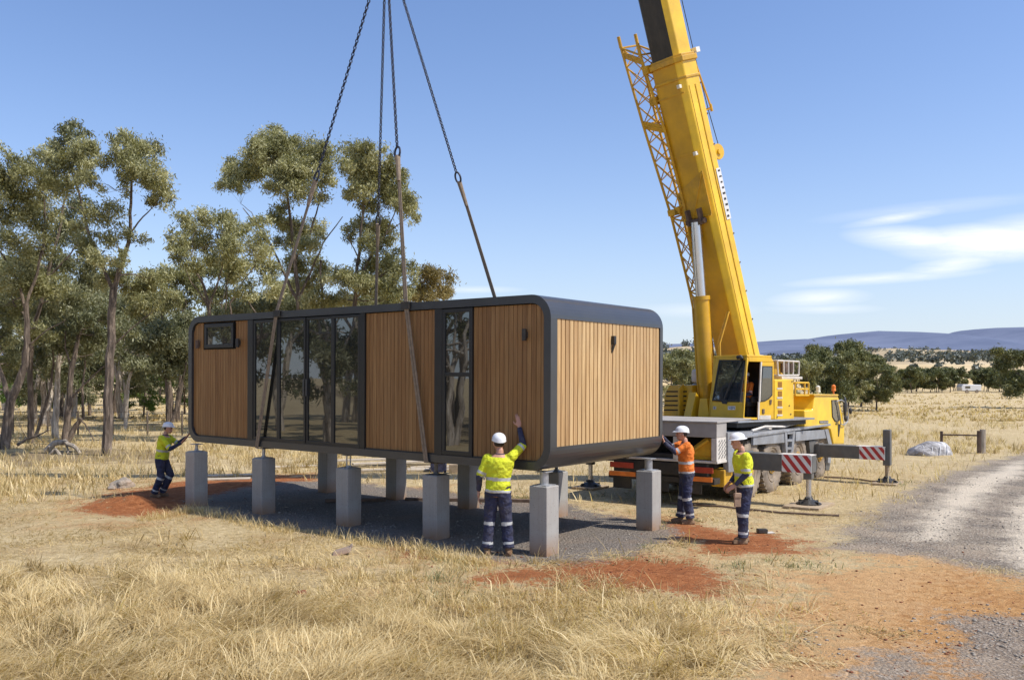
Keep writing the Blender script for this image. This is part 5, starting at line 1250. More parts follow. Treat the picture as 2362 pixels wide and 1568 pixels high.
hero('widest eucalyptus behind the cabin, with a broad domed crown behind the left slings', 44,
 [([(694,960),(692,860),(690,760),(688,700),(680,600),(672,520),(660,440)], .24, .08), ([(690,700),(664,650),(642,600),(600,530),(560,480)], .13, .03), ([(688,690),(720,620),(745,560),(790,500)], .10, .03), ([(680,600),(716,540),(735,470),(744,420)], .09, .03), ([(600,530),(580,490),(555,470)], .04, .015), ([(735,960),(738,800),(742,700),(740,600)], .17, .08)],
 [(618,318,40,28),(580,345,34,24),(650,340,36,28),(548,385,34,26),(600,385,44,28),(525,418,28,24),(548,430,30,20),(660,390,40,28),(700,345,40,28),(740,350,34,30),(755,395,26,34),(700,395,40,28),(640,430,36,22),(690,440,36,22),(730,450,30,20),(650,480,28,18),(640,505,26,22),(680,540,34,28),(720,560,34,28),(690,600,34,26),(740,610,30,26),(745,530,24,20),(655,560,22,20),(770,640,26,26),(700,660,32,24),(735,690,40,24),(610,360,46,30),(670,400,44,28),(720,380,36,28),(560,400,36,24),(640,330,34,22),(660,520,30,24),(700,520,34,24),(725,640,34,24),(680,620,30,22)],
 M['leaf'], M['bark'], leaf=.17, group=GM, tone=.6)
hero('eucalyptus whose crown stands between the two near-vertical slings', 42,
 [([(812,960),(815,800),(818,700),(822,640),(830,560),(838,480),(842,420)], .20, .05), ([(822,650),(856,590),(890,540),(915,480)], .11, .03), ([(818,690),(860,650),(900,620),(930,590)], .08, .03), ([(830,600),(808,560),(800,520)], .05, .02), ([(890,540),(930,510),(955,490)], .04, .015)],
 [(815,350,34,22),(850,345,34,22),(800,385,28,28),(840,385,40,28),(885,380,30,26),(830,425,40,26),(880,420,36,28),(915,400,28,26),(928,440,28,30),(905,460,28,26),(945,475,22,24),(958,510,14,20),(850,470,36,22),(805,450,22,20),(810,530,24,22),(850,560,34,24),(885,565,30,22),(850,610,34,26),(905,600,30,28),(930,630,32,30),(870,660,40,26),(820,640,34,30),(925,680,34,24),(800,690,36,22),(830,370,40,26),(860,400,44,28),(900,430,34,28),(930,470,30,28),(850,520,40,24),(890,520,34,24),(880,630,36,26),(850,650,40,28),(900,660,36,26)],
 M['leaf'], M['bark'], leaf=.17, group=GM, tone=.55)
hero('shorter eucalyptus with several thin stems above the left end of the cabin', 38,
 [([(482,900),(482,780),(482,712),(470,660),(450,620),(440,590)], .14, .04), ([(482,705),(500,660),(512,620),(520,580)], .08, .02), ([(482,712),(470,690),(440,650),(425,610)], .06, .02), ([(560,900),(540,760),(530,700),(560,650),(590,610)], .08, .03), ([(520,715),(522,660),(530,620)], .05, .02), ([(612,900),(600,740),(570,690),(540,670)], .06, .02)],
 [(425,510,30,22),(460,505,36,22),(510,512,40,24),(550,525,38,26),(405,550,28,28),(445,550,40,28),(490,555,40,30),(540,570,40,30),(590,560,36,34),(400,590,22,24),(440,600,34,24),(500,600,34,24),(560,620,38,28),(605,620,32,34),(630,660,26,28),(580,670,36,24),(600,510,24,20)],
 M['leaf'], M['bark'], leaf=.16, group=GM, tone=.6)
hero('low rusty-leaved eucalyptus nearest the open sky, right end of the tree group', 45, [([(968,900),(966,760),(968,700),(985,660)], .13, .04), ([(968,720),(1000,680),(1015,650)], .06, .02)],
 [(985,632,34,24),(1015,650,32,28),(975,665,34,24),(1025,672,26,18),(950,680,34,20),(995,690,44,16)], M['leafr'], M['bark'], leaf=.17, group=GM, tone=.45)
hero('bushy low eucalyptus whose crown shows just above the middle of the cabin roof', 47, [([(790,960),(780,800),(776,740)], .14, .05), ([(700,960),(640,800),(620,740)], .12, .05)],
 [(640,700,44,22),(580,705,40,20),(700,700,40,24),(760,705,44,24),(830,700,40,22),(890,690,40,24),(540,715,34,16),(500,720,26,12),(610,725,60,20),(720,730,60,20)], M['leafg'], M['bark'], leaf=.18, group=GM, tone=.5)

# prototypes for the more distant trees
def proto(label, h, spread, leafm, barkm, leaf, nleafk, seed, group, low=.35, name='eucalyptus_tree', stems=1, ncl=14):
    random.seed(seed); S = []; Cl = []
    for s in range(stems):
        b = V((random.uniform(-.4, .4)*s, random.uniform(-.4, .4)*s, -.1)); lean = V((random.uniform(-.12, .12), random.uniform(-.12, .12), 1))
        f = b+lean*h*random.uniform(.30, .42); top = f+lean*h*.38
        S.append((jitter(b, f, 4, .04), h*.020, h*.014)); S.append((jitter(f, top, 4, .07), h*.013, h*.004))
        for k in range(3):
            a = random.uniform(0, 6.28); e = f+V((math.cos(a), math.sin(a), 0))*spread*.6+V((0, 0, h*random.uniform(.15, .35))); S.append((jitter(f.lerp(top, random.uniform(0, .4)), e, 4, .08), h*.009, h*.003))
    for k in range(ncl):
        a = random.uniform(0, 6.28); rr = spread*math.sqrt(random.random()); zz = h*(low+(1-low)*random.random()**.8)
        rr *= math.sqrt(max(.15, 1-((zz/h-.62)/.5)**2)); r = spread*random.uniform(.26, .40)
        Cl.append((V((math.cos(a)*rr, math.sin(a)*rr, min(zz, h-r*.5))), (r, r, r*.72), random.uniform(.25, .7)))
    return build_tree(name, label, 'tree', (0, 0, 0), S, Cl, leafm, barkm, leaf, nleafk, group)
def put(pr, px, Y, s, rz, label=None, first={}, dz=0):
    p = V(((px-CX)/FOC*Y, Y, dz)); Mx = Matrix.Translation(p) @ Matrix.Rotation(rz, 4, 'Z') @ Matrix.Scale(s, 4)
    if pr.name not in first: first[pr.name] = 1; pr.matrix_world = Mx; pr['label'] = label or pr['label']; return pr
    return copy_tree(pr, Mx, label)
GB = 'trees of the woodland left and behind'
LBG = 'grey-green woodland tree seen between the nearer eucalyptus trunks'
pA = proto(LBG, 9.5, 3.0, M['leafg'], M['barkpale'], .26, .8, 5, GB, .25, stems=2)
pB = proto(LBG, 8.0, 2.6, M['leafg'], M['bark'], .26, .8, 6, GB, .2, ncl=13)
pC = proto(LBG, 11, 3.0, M['leaf'], M['bark'], .28, .7, 8, GB, .3, stems=2, ncl=15)
pD = proto('bright green leafy bush growing low among the eucalyptus trunks', 4.5, 1.9, M['leafb'], M['bark'], .22, .9, 9, 'green bushes in the woodland', .12, name='leafy_bush', ncl=10)
random.seed(99)
for i in range(46):
    px = -120+i*26+random.uniform(-14, 14); Y = random.choice((52, 58, 66, 76, 88, 98))+random.uniform(-3, 3)
    if px > 1010: continue
    s = random.uniform(.75, 1.05)*(.75 if px > 800 else 1)
    put(random.choice((pA, pB, pC, pA)), px, Y, s, random.uniform(0, 6.28), LBG)
for (px, Y, s, lb) in ((150, 64, 1.0, 'bright green leafy bush behind the whitish straight trunk'), (425, 66, 1.0, 'bright green leafy bush low beside the rounded left end of the cabin'), (280, 72, 1.2, 'bright green leafy bush just right of the forked eucalyptus trunk'), (95, 62, 1.1, 'bright green leafy bush between the dark and the pale trunk at the left'), (330, 60, .85, 'bright green leafy bush low behind the forked eucalyptus'), (25, 70, 1.0, 'bright green leafy bush at the far left edge behind the leaning trunk')):
    put(pD, px, Y, s, random.uniform(0, 6), lb)
# trees outside the picture to the left: they are what the cabin glazing mirrors
LBR = 'eucalyptus beyond the left edge of the photo, mirrored in the cabin glazing'
for (x, y, s) in ((-19, 13.5, .62), (-22, 10.5, .8), (-25, 15.5, .9), (-27, 8, .9), (-31, 12.5, 1.1), (-24, 19, .9), (-34, 17.5, 1.2), (-36, 8, 1.2), (-30, 3, 1.1), (-42, 13, 1.4), (-44, 22, 1.4), (-38, 24, 1.2)):
    c = put(random.choice((pA, pB, pC)), CX+x/y*FOC, y, s, random.uniform(0, 6), LBR); c['group'] = 'eucalyptus trees mirrored in the glazing'
# right-hand middle distance: round olive trees
GR = 'olive-green trees behind the crane'
qA = proto('tree', 5.2, 2.6, M['leaffar'], M['bark'], .26, 1.5, 31, GR, .22, name='round_tree', ncl=22)
qB = proto('tree', 4.6, 2.3, M['leaf'], M['bark'], .26, 1.3, 32, GR, .25, name='round_tree', ncl=20)
for (pr, px, Y, s, lb) in ((qB, 1850, 66, .95, 'yellow-green round tree directly behind the driver cab of the crane'), (qA, 1905, 70, 1.05, 'big olive round tree right of the cab roof lamps'), (qB, 1955, 72, 1.0, 'olive tree in the middle of the clump behind the crane cab'),
    (qA, 2020, 73, .85, 'round tree with a short dark trunk standing clear at the right end of the clump'), (qA, 1985, 84, 1.15, 'dark tree behind the right end of the clump'), (qA, 1930, 86, 1.35, 'taller dark tree at the back of the clump behind the crane'), (qB, 1800, 74, .95, 'small yellow-green tree behind the basket on the crane'),
    (qB, 1548, 84, 1.1, 'pale olive tree just right of the cabin end wall'), (qA, 1600, 92, 1.15, 'dark olive tree left of the lift cylinder'), (qB, 1570, 100, 1.4, 'grey-green tree behind the pale olive one by the cabin end'),
    (qA, 2372, 80, 1.25, 'dark tree cut by the right edge of the photo')):
    put(pr, px, Y, s*.9, random.uniform(0, 6), lb)
# distant line of trees across the paddock
GL = 'tree line across the far paddock'
rA = proto('t', 5.5, 3.2, M['leaffar'], M['bark'], .6, 2.2, 41, GL, .18, name='distant_tree', ncl=14)
rB = proto('t', 5.0, 2.6, M['leaffar'], M['bark'], .6, 2.2, 42, GL, .15, name='distant_tree', ncl=12)
LBL = 'small dark rounded tree in the line across the far paddock'
for i in range(44):
    px = 2050+i*8+random.uniform(-9, 9) if i < 40 else 2380+(i-40)*25
    if 2215 < px < 2262: continue
    put(random.choice((rA, rB)), px, random.uniform(160, 200), random.uniform(.45, .95), random.uniform(0, 6), LBL)
for i in range(12): put(random.choice((rA, rB)), 1480+i*45+random.uniform(-20, 20), random.uniform(180, 240), random.uniform(.8, 1.2), random.uniform(0, 6), LBL)
# far woodland belts on the hills (uncountable)
def belt(name, bands, mat, leaf, gname=None):
    C = []; T = []
    for (p0, p1, py, Y0, n, h, spr) in bands:
        for _ in range(n):
            px = random.uniform(p0, p1); Y = Y0*random.uniform(.97, 1.03); b = at(px, py+random.uniform(-spr, spr), Y); hh = h*random.uniform(.6, 1.2); m = 46
            C.append(ballpts(m, (b.x, b.y, b.z+hh*.45), (hh*.62, hh*.62, hh*.5), .5)); T.append(np.full(m, random.uniform(.1, .8)))
    C = np.concatenate(C); v, f, tn = leafquads(C, leaf, np.concatenate(T), .2, .7); tag(npobj(name, v, f, mat, attr={'tone': tn}), kind='stuff')
random.seed(5)
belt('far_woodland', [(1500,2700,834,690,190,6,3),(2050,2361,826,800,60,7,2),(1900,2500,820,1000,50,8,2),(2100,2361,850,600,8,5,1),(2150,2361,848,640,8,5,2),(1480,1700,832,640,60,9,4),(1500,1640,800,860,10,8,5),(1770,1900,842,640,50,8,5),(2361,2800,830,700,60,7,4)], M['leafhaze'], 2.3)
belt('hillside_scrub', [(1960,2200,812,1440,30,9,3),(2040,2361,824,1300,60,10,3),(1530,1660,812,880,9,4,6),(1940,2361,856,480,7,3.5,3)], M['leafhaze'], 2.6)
belt('paddock_far_trees', [(2040,2361,868,380,6,4,2),(1500,1800,868,330,60,6,2)], M['leaffar'], 1.6)
belt('woodland_backdrop', [(-400,1020,904,128,150,9,3),(-400,1000,890,150,150,13,4),(-400,600,868,150,60,14,8)], M['leafg'], .9)
# ================================================================== people
def finish(o, voxel, smooth=3, noise=0, seed=0):
    m = o.modifiers.new('r', 'REMESH'); m.mode = 'VOXEL'; m.voxel_size = voxel; m.use_smooth_shade = True
    s = o.modifiers.new('s', 'SMOOTH'); s.iterations = smooth; s.factor = .5
    dg = bpy.context.evaluated_depsgraph_get(); dg.update(); me = bpy.data.meshes.new_from_object(o.evaluated_get(dg)); o.modifiers.clear()
    old = o.data; mats = [x for x in old.materials]; o.data = me; me.name = o.name
    me.materials.clear()
    for x in mats: me.materials.append(x)
    n = len(me.vertices)
    if noise and n:
        co = np.empty(n*3, np.float32); me.vertices.foreach_get('co', co); nn = np.empty(n*3, np.float32); me.vertices.foreach_get('normal', nn)
        co = co.reshape(-1, 3); nn = nn.reshape(-1, 3)
        d = (fbm(co[:, 0]*9+co[:, 2]*3+seed, co[:, 2]*14+co[:, 1]*9, seed, 3)-.5)*2
        me.vertices.foreach_set('co', (co+nn*(d*noise)[:, None]).ravel()); me.update()
    return o
def bands(o, slabs, idx=1):
    me = o.data; W_ = W[o.name]
    for p in me.polygons:
        c = W_ @ p.center
        for (q, d, hw, rad) in slabs:
            if abs((c-q).dot(d)) < hw and (c-q).length < rad: p.material_index = idx; break
def capsule(mb, a, b, ra, rb, n=12):
    a, b = V(a), V(b); d = (b-a); L_ = d.length; d.normalize() if L_ else None
    pts = []; rs = []
    for k in range(4): t_ = R(90-k*30); pts.append(a-d*ra*math.sin(t_)*.98); rs.append(max(.003, ra*math.cos(t_)))
    for k in range(1, 4): t_ = k/4; pts.append(a.lerp(b, t_)); rs.append(ra+(rb-ra)*t_)
    for k in range(4): t_ = R(k*30); pts.append(b+d*rb*math.sin(t_)*.98); rs.append(max(.003, rb*math.cos(t_)))
    mb.tube(pts, rs, n)
def hand(mb, wrist, d, pn, thumb, k, curl=.5, fist=0):
    """wrist point, direction, palm normal, thumb side"""
    d = V(d).normalized(); pn = V(pn); pn = (pn-d*pn.dot(d)).normalized(); th = V(thumb); th = (th-d*th.dot(d)-pn*th.dot(pn)).normalized()
    pc = wrist+d*.055*k; mb.ell(pc, th*.044*k, pn*.018*k, d*.058*k, 12, 8)
    for i, (off, ln) in enumerate(((.031, .074), (.011, .082), (-.010, .077), (-.030, .060))):
        p = wrist+d*.10*k+th*off*k; dd = (d+th*off*3).normalized(); prev = p
        for j, fr in enumerate((.45, .32, .23)):
            cang = curl*(j*.55+.15); q = prev+(dd*math.cos(cang)+pn*math.sin(cang))*ln*fr*k*1.15; capsule(mb, prev, q, (.0098-.001*j)*k, (.009-.001*j)*k, 8); prev = q
    t0 = wrist+d*.03*k+th*.03*k; t1 = t0+(d*.6+th*.75+pn*.25).normalized()*.042*k; t2 = t1+(d*.85+th*.35+pn*.3).normalized()*.034*k
    capsule(mb, t0, t1, .0125*k, .011*k, 8); capsule(mb, t1, t2, .011*k, .009*k, 8)
def person(label, foot, face, k, J, shirt, hat='cap', seed=1, seated=False, gir=1.13, spread=.2, sleeve=True, legs=None):
    """foot: world ground point; face: unit vector the body faces; k: scale; J: arm joints in local (right,forward,up) metres"""
    F = V((face[0], face[1], 0)).normalized(); Rt = V((F.y, -F.x, 0)); foot = V(foot)
    pt = lambda r, f, u: foot+(Rt*r+F*f+UP*u)*k
    p = thing('person', label, 'person', foot, math.atan2(F.y, F.x))
    LG = legs or {'lh': (-.09, 0, .92), 'lk': (-spread*.62, .015, .50), 'la': (-spread*.8, -.02, .09), 'rh': (.09, 0, .92), 'rk': (spread*.62, .02, .50), 'ra': (spread*.8, -.01, .09)}
    tb = J.get('lean', 0); tw = J.get('side', 0)
    hipz = LG['lh'][2]
    def tor(u, r=0, f=0): # torso coordinates leaning forward by tb and sideways by tw
        dz = u-hipz; return pt(r+tw*dz, LG['lh'][1]+f+tb*dz, u)
    hz = lambda q: hipz+q
    neck = tor(hz(.56)); hd = J.get('head', (0, .03)); hc = neck+(Rt*hd[0]+F*(hd[1]+.02)+UP*.15)*k
    hF = (F*1.0+Rt*J.get('turn', 0)+UP*J.get('nod', 0)).normalized(); hR = hF.cross(UP).normalized(); hU = hR.cross(hF).normalized()
    A = {}
    for s in ('l', 'r'):
        sg = -1 if s == 'l' else 1
        sh = tor(hz(.495)+J.get(s+'lift', 0), sg*.175); A[s] = (sh, pt(*J[s+'e']), pt(*J[s+'w']))
    # --- body, one continuous mesh
    mb = MB()
    def torso(mb, g, lo, hi):
        R_ = [(-.06,.150,.105),(.0,.158,.112),(.08,.150,.108),(.17,.140,.098),(.28,.152,.108),(.38,.168,.115),(.46,.172,.105),(.52,.120,.085),(.56,.062,.060)]
        pts = [r for r in R_ if lo <= r[0] <= hi]
        mb.tube([tor(hz(r[0])) for r in pts], [((r[1]*gir+g)*k, (r[2]*gir+g)*k) for r in pts], 20, flat=Rt)
    torso(mb, 0, -1, 1); capsule(mb, tor(hz(.50)), neck+UP*.05*k+F*.01*k, .062*k, .055*k)
    mb.ell(hc+hU*.012*k, hR*.074*k, hF*.094*k, hU*.108*k, 18, 12)
    mb.ell(hc-hU*.062*k+hF*.028*k, hR*.055*k, hF*.062*k, hU*.052*k, 14, 9)
    mb.ell(hc-hU*.016*k+hF*.098*k, hR*.013*k, hF*.020*k, hU*.022*k, 8, 6); mb.ell(hc-hU*.002*k+hF*.092*k, hR*.009*k, hF*.012*k, hU*.03*k, 8, 6)
    mb.ell(hc+hU*.030*k+hF*.080*k, hR*.05*k, hF*.018*k, hU*.012*k, 10, 6); mb.ell(hc-hU*.060*k+hF*.086*k, hR*.024*k, hF*.010*k, hU*.010*k, 10, 6)
    for s in (-1, 1): mb.ell(hc+hR*s*.076*k-hU*.005*k-hF*.005*k, hR*.010*k, hF*.018*k, hU*.030*k, 8, 6)
    for s in ('l', 'r'):
        sh, e, w = A[s]; capsule(mb, sh, e, .050*k, .040*k); capsule(mb, e, w, .040*k, .027*k)
        h, kn, an = (pt(*LG[s+q]) for q in 'hka'); capsule(mb, h, kn, .078*k, .055*k); capsule(mb, kn, an, .052*k, .036*k)
        hx = J[s+'h']; hdv = Rt*hx[0][0]+F*hx[0][1]+UP*hx[0][2]; pnv = Rt*hx[1][0]+F*hx[1][1]+UP*hx[1][2]; thv = Rt*hx[2][0]+F*hx[2][1]+UP*hx[2][2]
        hand(mb, w, hdv, pnv, thv, k*1.05, hx[3])
    body = mb.build('body', [M['skin']], p); finish(body, .0065*k, 2)
    # --- clothing
    mb = MB(); torso(mb, .022, -.03, .53); 
    for s in ('l', 'r'):
        sh, e, w = A[s]; capsule(mb, sh-UP*.0, e.lerp(sh, .08), .076*k, .062*k); capsule(mb, tor(hz(.45), 0), sh, .075*k, .068*k)
    sh_o = mb.build('shirt', [M[shirt], M['reflect']], p); finish(sh_o, .011*k, 3, .013*k, seed)
    td = (tor(hz(.4))-tor(hz(.1))).normalized(); sl = [(tor(hz(.20)), td, .024*k, .30*k)]
    if J.get('hem', True): sl.append((tor(hz(.02)), td, .022*k, .24*k))
    for s in ('l', 'r'):
        sh, e, w = A[s]; dv = (e-sh).normalized(); sl.append((sh.lerp(e, .80), dv, .020*k, .09*k))
    bands(sh_o, sl)
    if sleeve:
        for s in ('l', 'r'):
            sh, e, w = A[s]; mb = MB(); capsule(mb, sh.lerp(e, .72), e, .052*k, .054*k); capsule(mb, e, w.lerp(e, .10), .054*k, .038*k); so_ = mb.build('sleeve', [M['navy']], p); finish(so_, .010*k, 3, .006*k, seed+3)
    mb = MB(); torso(mb, .014, -.07, .1)
    for s in ('l', 'r'):
        h, kn, an = (pt(*LG[s+q]) for q in 'hka'); capsule(mb, h, kn, .098*k*gir, .078*k*gir); mb.tube([kn+(h-kn)*.1, kn, kn.lerp(an, .4), kn.lerp(an, .8), an+(kn-an)*.03], [.075*k*gir, .078*k*gir, .074*k*gir, .072*k*gir, .076*k*gir], 14)
    tr = mb.build('trousers', [M['navy'], M['reflect']], p); finish(tr, .011*k, 3, .014*k, seed+7)
    sl = []
    for s in ('l', 'r'):
        kn, an = (pt(*LG[s+q]) for q in 'ka'); dv = (an-kn).normalized(); sl.append((kn.lerp(an, .10), dv, .026*k, .11*k)); sl.append((kn.lerp(an, .78), dv, .018*k, .11*k))
    bands(tr, sl)
    mb = MB(); c = tor(hz(.075)); mb.tube([c-UP*.02*k, c+UP*.02*k], [(.168*k*gir, .124*k*gir), (.166*k*gir, .122*k*gir)], 20, flat=Rt); mb.build('belt', M['black'], p, smooth=True)
    mb = MB(); c = tor(hz(.53)); mb.tube([c-UP*.02*k, c+UP*.015*k, c+UP*.04*k], [(.098*k, .085*k), (.078*k, .074*k), (.070*k, .070*k)], 16, flat=Rt, cap=False); mb.build('collar', M['navy'], p, smooth=True)
    for s in ('l', 'r'):
        an = pt(*LG[s+'a']); kn = pt(*LG[s+'k']); fd = V((F.x, F.y, 0)); tp = J.get('toe', 0)*(-1 if s == 'l' else 1); fd = (fd+Rt*tp).normalized()
        mb = MB(); g = V((an.x, an.y, an.z-.045*k)); capsule(mb, an+(kn-an)*.22, g, .052*k, .05*k); mb.ell(g+fd*.045*k, fd*.135*k, fd.cross(UP)*.050*k, UP*.045*k, 14, 9); mb.box(g-fd*.075*k-fd.cross(UP)*.045*k-UP*.045*k, fd*.24*k, fd.cross(UP)*.09*k, UP*.03*k)
        b = mb.build('boot', [M['boot']], p); finish(b, .008*k, 2)
    # hard hat
    mb = MB(); top = hc+hU*.045*k-hF*.006*k; n = 22; vs = []; fs = []
    prof = [(0.0, 1.28 if hat == 'brim' else 1.06), (.006, 1.26 if hat == 'brim' else 1.05), (.014, 1.02), (.045, .99), (.075, .86), (.098, .62), (.110, .32), (.113, .04)]
    for (u_, r_) in prof:
        for j in range(n):
            a = 2*math.pi*j/n; ex = 1.0
            if hat != 'brim' and u_ < .01: ex = 1+.42*max(0, math.cos(a))**4
            vs.append(top+(hF*math.cos(a)*.122*ex+hR*math.sin(a)*.098)*r_*k+hU*(u_-(.012*math.cos(a)**2 if u_ < .01 and hat != 'brim' else 0))*k)
    for i in range(len(prof)-1):
        for j in range(n): j2 = (j+1) % n; fs.append([i*n+j, i*n+j2, (i+1)*n+j2, (i+1)*n+j])
    fs.append([(len(prof)-1)*n+j for j in range(n)]); mb.add(vs, fs)
    hh = mb.build('hard_hat', M['helmet'], p, smooth=True); sm = hh.modifiers.new('s', 'SOLIDIFY'); sm.thickness = .004*k; sm.offset = -1
    mb = MB(); mb.ell(hc+hU*.012*k-hF*.022*k, hR*.079*k, hF*.082*k, hU*.070*k, 14, 9); mb.build('hair', M['hair'], p, smooth=True)
    for s in (-1, 1):
        mb = MB(); mb.ell(hc+hR*s*.030*k+hU*.012*k+hF*.086*k, hR*.012*k, hF*.010*k, hU*.007*k, 8, 6); mb.build('eye', M['hair'], p, smooth=True)
    mb = MB(); mb.ell(hc-hU*.060*k+hF*.094*k, hR*.020*k, hF*.005*k, hU*.004*k, 8, 6); mb.build('mouth', surf('lip', (.3, .1, .08), .6) if 'lip' not in bpy.data.materials else bpy.data.materials['lip'], p, smooth=True)
    return p, A
zf = lambda g: V((g.x, g.y, gz1(g.x, g.y)+.005))
# A: back view beside the near pier, right arm raised to the cabin wall
gA = zf(G(1148, 1279)); fa = (nx_.x*.35, nx_.y)
person('worker in fluoro yellow shirt seen from behind, right hand raised to the timber wall', gA, (.10, 1), 1.04,
 {'le': (-.27, -.02, 1.16), 'lw': (-.29, .05, .93), 'lh': ((-.05, .1, -1), (1, .2, 0), (.1, 1, .1), .6),
  're': (.36, .14, 1.60), 'rw': (.295, .22, 1.865), 'rh': ((-.1, .15, 1), (-.2, 1, 0), (-1, -.1, .1), .25), 'rlift': .03, 'side': .05, 'head': (-.02, .03), 'turn': -.35, 'nod': .15, 'hem': True}, 'hiyellow', 'cap', 3, spread=.20)
# B: profile facing left, forearms held low in front
gB = zf(G(1716, 1252))
pB_, AB = person('worker in fluoro yellow shirt and broad-brimmed hard hat standing in profile by the crane outrigger', gB, (-1, -.12), 1.01,
 {'le': (-.22, .05, 1.14), 'lw': (-.13, .20, .95), 'lh': ((.3, .7, -.5), (.5, -.5, -.6), (0, .4, .9), .7), 're': (.23, .0, 1.13), 'rw': (.15, .18, .97), 'rh': ((-.2, .7, -.55), (-.6, -.3, -.5), (0, .4, .9), .7),
  'lean': .08, 'head': (0, .05), 'nod': -.12, 'hem': True}, 'hiyellow', 'brim', 8, spread=.12,
 legs={'lh': (-.09, 0, .92), 'lk': (-.09, .05, .50), 'la': (-.09, .06, .09), 'rh': (.09, 0, .92), 'rk': (.10, .01, .50), 'ra': (.10, -.04, .09)})
# C: orange shirt pushing the right end of the cabin
gC = zf(G(1583, 1207)); 
person('worker in orange shirt with both arms stretched up against the right end of the cabin', gC, (-1, .0), 1.01,
 {'le': (-.20, .24, 1.32), 'lw': (-.15, .44, 1.50), 'lh': ((.1, .35, .9), (0, 1, -.3), (.9, 0, .1), .25), 're': (.22, .24, 1.38), 'rw': (.16, .42, 1.58), 'rh': ((0, .3, .95), (0, 1, -.3), (-.9, 0, .1), .3),
  'rlift': .02, 'llift': .02, 'lean': .05, 'head': (0, .04), 'nod': .05}, 'hiorange', 'cap', 12, spread=.13,
 legs={'lh': (-.09, 0, .92), 'lk': (-.10, .02, .50), 'la': (-.10, -.05, .09), 'rh': (.09, 0, .92), 'rk': (.09, .05, .50), 'ra': (.09, .10, .09)})
# D: left end, leaning in and pushing towards the right
gD = zf(G(370, 1146))
person('worker in green-yellow vest leaning against the left end of the cabin', gD, (1, -.10), .96,
 {'le': (-.20, .34, 1.26), 'lw': (-.14, .58, 1.42), 'lh': ((0, .6, .7), (0, 1, -.4), (.9, 0, .1), .2), 're': (.21, .34, 1.16), 'rw': (.15, .60, 1.30), 'rh': ((0, .6, .7), (0, 1, -.4), (-.9, 0, .1), .2),
  'lean': .17, 'head': (0, .05), 'hem': False}, 'hiyellow', 'cap', 17, spread=.13,
 legs={'lh': (-.09, .03, .91), 'lk': (-.09, .20, .52), 'la': (-.10, -.02, .10), 'rh': (.09, .03, .91), 'rk': (.09, .06, .50), 'ra': (.09, -.12, .09)})
# operator seated in the crane cab
so_ = SP(.62, .46, zb+.045)
person('crane operator in an orange shirt sitting in the open cab', so_-(-wv)*.0-UP*.05, -wv, .80,
 {'le': (-.22, .12, .78), 'lw': (-.16, .34, .74), 'lh': ((.1, 1, .1), (0, 0, -1), (1, 0, 0), .8), 're': (.24, .08, .80), 'rw': (.20, .30, .74), 'rh': ((-.1, 1, .1), (0, 0, -1), (-1, 0, 0), .8), 'head': (0, .03)}, 'hiorange', 'cap', 23,
 legs={'lh': (-.09, 0, .58), 'lk': (-.11, .40, .60), 'la': (-.11, .46, .19), 'rh': (.09, 0, .58), 'rk': (.12, .36, .60), 'ra': (.12, .40, .19)})
# tool pouch on the profile worker's belt
mb = MB(); c = gB+V((-.16, -.20, .82)); mb.box(c+V((-.05,-.02,-.20)), V((.10,0,0)), V((0,.06,0)), V((0,0,.20))); mb.box(c+V((-.055,-.03,-.05)), V((.11,0,0)), V((0,.08,0)), V((0,0,.07)))
mb.tube([c+V((-.03,0,0)), c+V((-.03,.0,.14))], .012, 6); o = mb.build('tool_pouch', M['leather'], org=c, bevel=.015); tag(o, 'tan leather tool pouch hanging at the waist of the profile worker', 'tool pouch')

# ================================================================== small things on the ground
def rock(name, label, cat, px, py, size, mat, seed, group=None, flat=.6, sub=3):
    g = G(px, py); g.z = gz1(g.x, g.y); bm = bmesh.new(); bmesh.ops.create_icosphere(bm, subdivisions=sub, radius=1)
    for v in bm.verts:
        n1 = mnoise.noise(v.co*1.3+V((seed*7.1, 0, 0))); n2 = mnoise.noise(v.co*4+V((0, seed*3.3, 0))); v.co *= 1+.35*n1+.12*n2
        v.co = V((v.co.x*size[0], v.co.y*size[1], max(v.co.z, -.5)*size[2]))
    me = bpy.data.meshes.new(name); bm.to_mesh(me); bm.free(); me.materials.append(mat); o = bpy.data.objects.new(name, me); link(o)
    for p in me.polygons: p.use_smooth = True
    try: me.set_sharp_from_angle(angle=R(35))
    except Exception: pass
    o.location = g+V((0, 0, size[2]*.35)); o.rotation_euler = (0, 0, seed); return tag(o, label, cat, group)
rock('rock', 'rounded grey fieldstone on the red soil left of the pushing worker', 'rock', 284, 1124, (.28, .20, .17), M['rock'], 1)
rock('rock', 'small flat rock beside the rounded fieldstone', 'rock', 256, 1128, (.14, .10, .06), M['rock'], 2)
rock('dirt_clod', 'dark red clod of earth alone in the foreground grass', 'clod', 736, 1456-1180+1180-1, (.05, .05, .04), M['clod'], 3) if False else rock('dirt_clod', 'dark red clod of earth alone in the foreground grass', 'clod', 694, 1374, (.075, .06, .055), M['clod'], 3)
def offcut(px, py, L_, Wd, H_, rz, mat, name, label, cat, group=None, tilt=0):
    g = G(px, py); g.z = gz1(g.x, g.y); a = V((math.cos(rz), math.sin(rz), 0)); b = V((-a.y, a.x, 0)); a2 = (a+UP*tilt).normalized(); mb = MB()
    mb.box(g-a2*L_/2-b*Wd/2+UP*.005, a2*L_, b*Wd, UP*H_); o = mb.build(name, mat, org=g, bevel=min(.008, H_*.2)); return tag(o, label, cat, group)
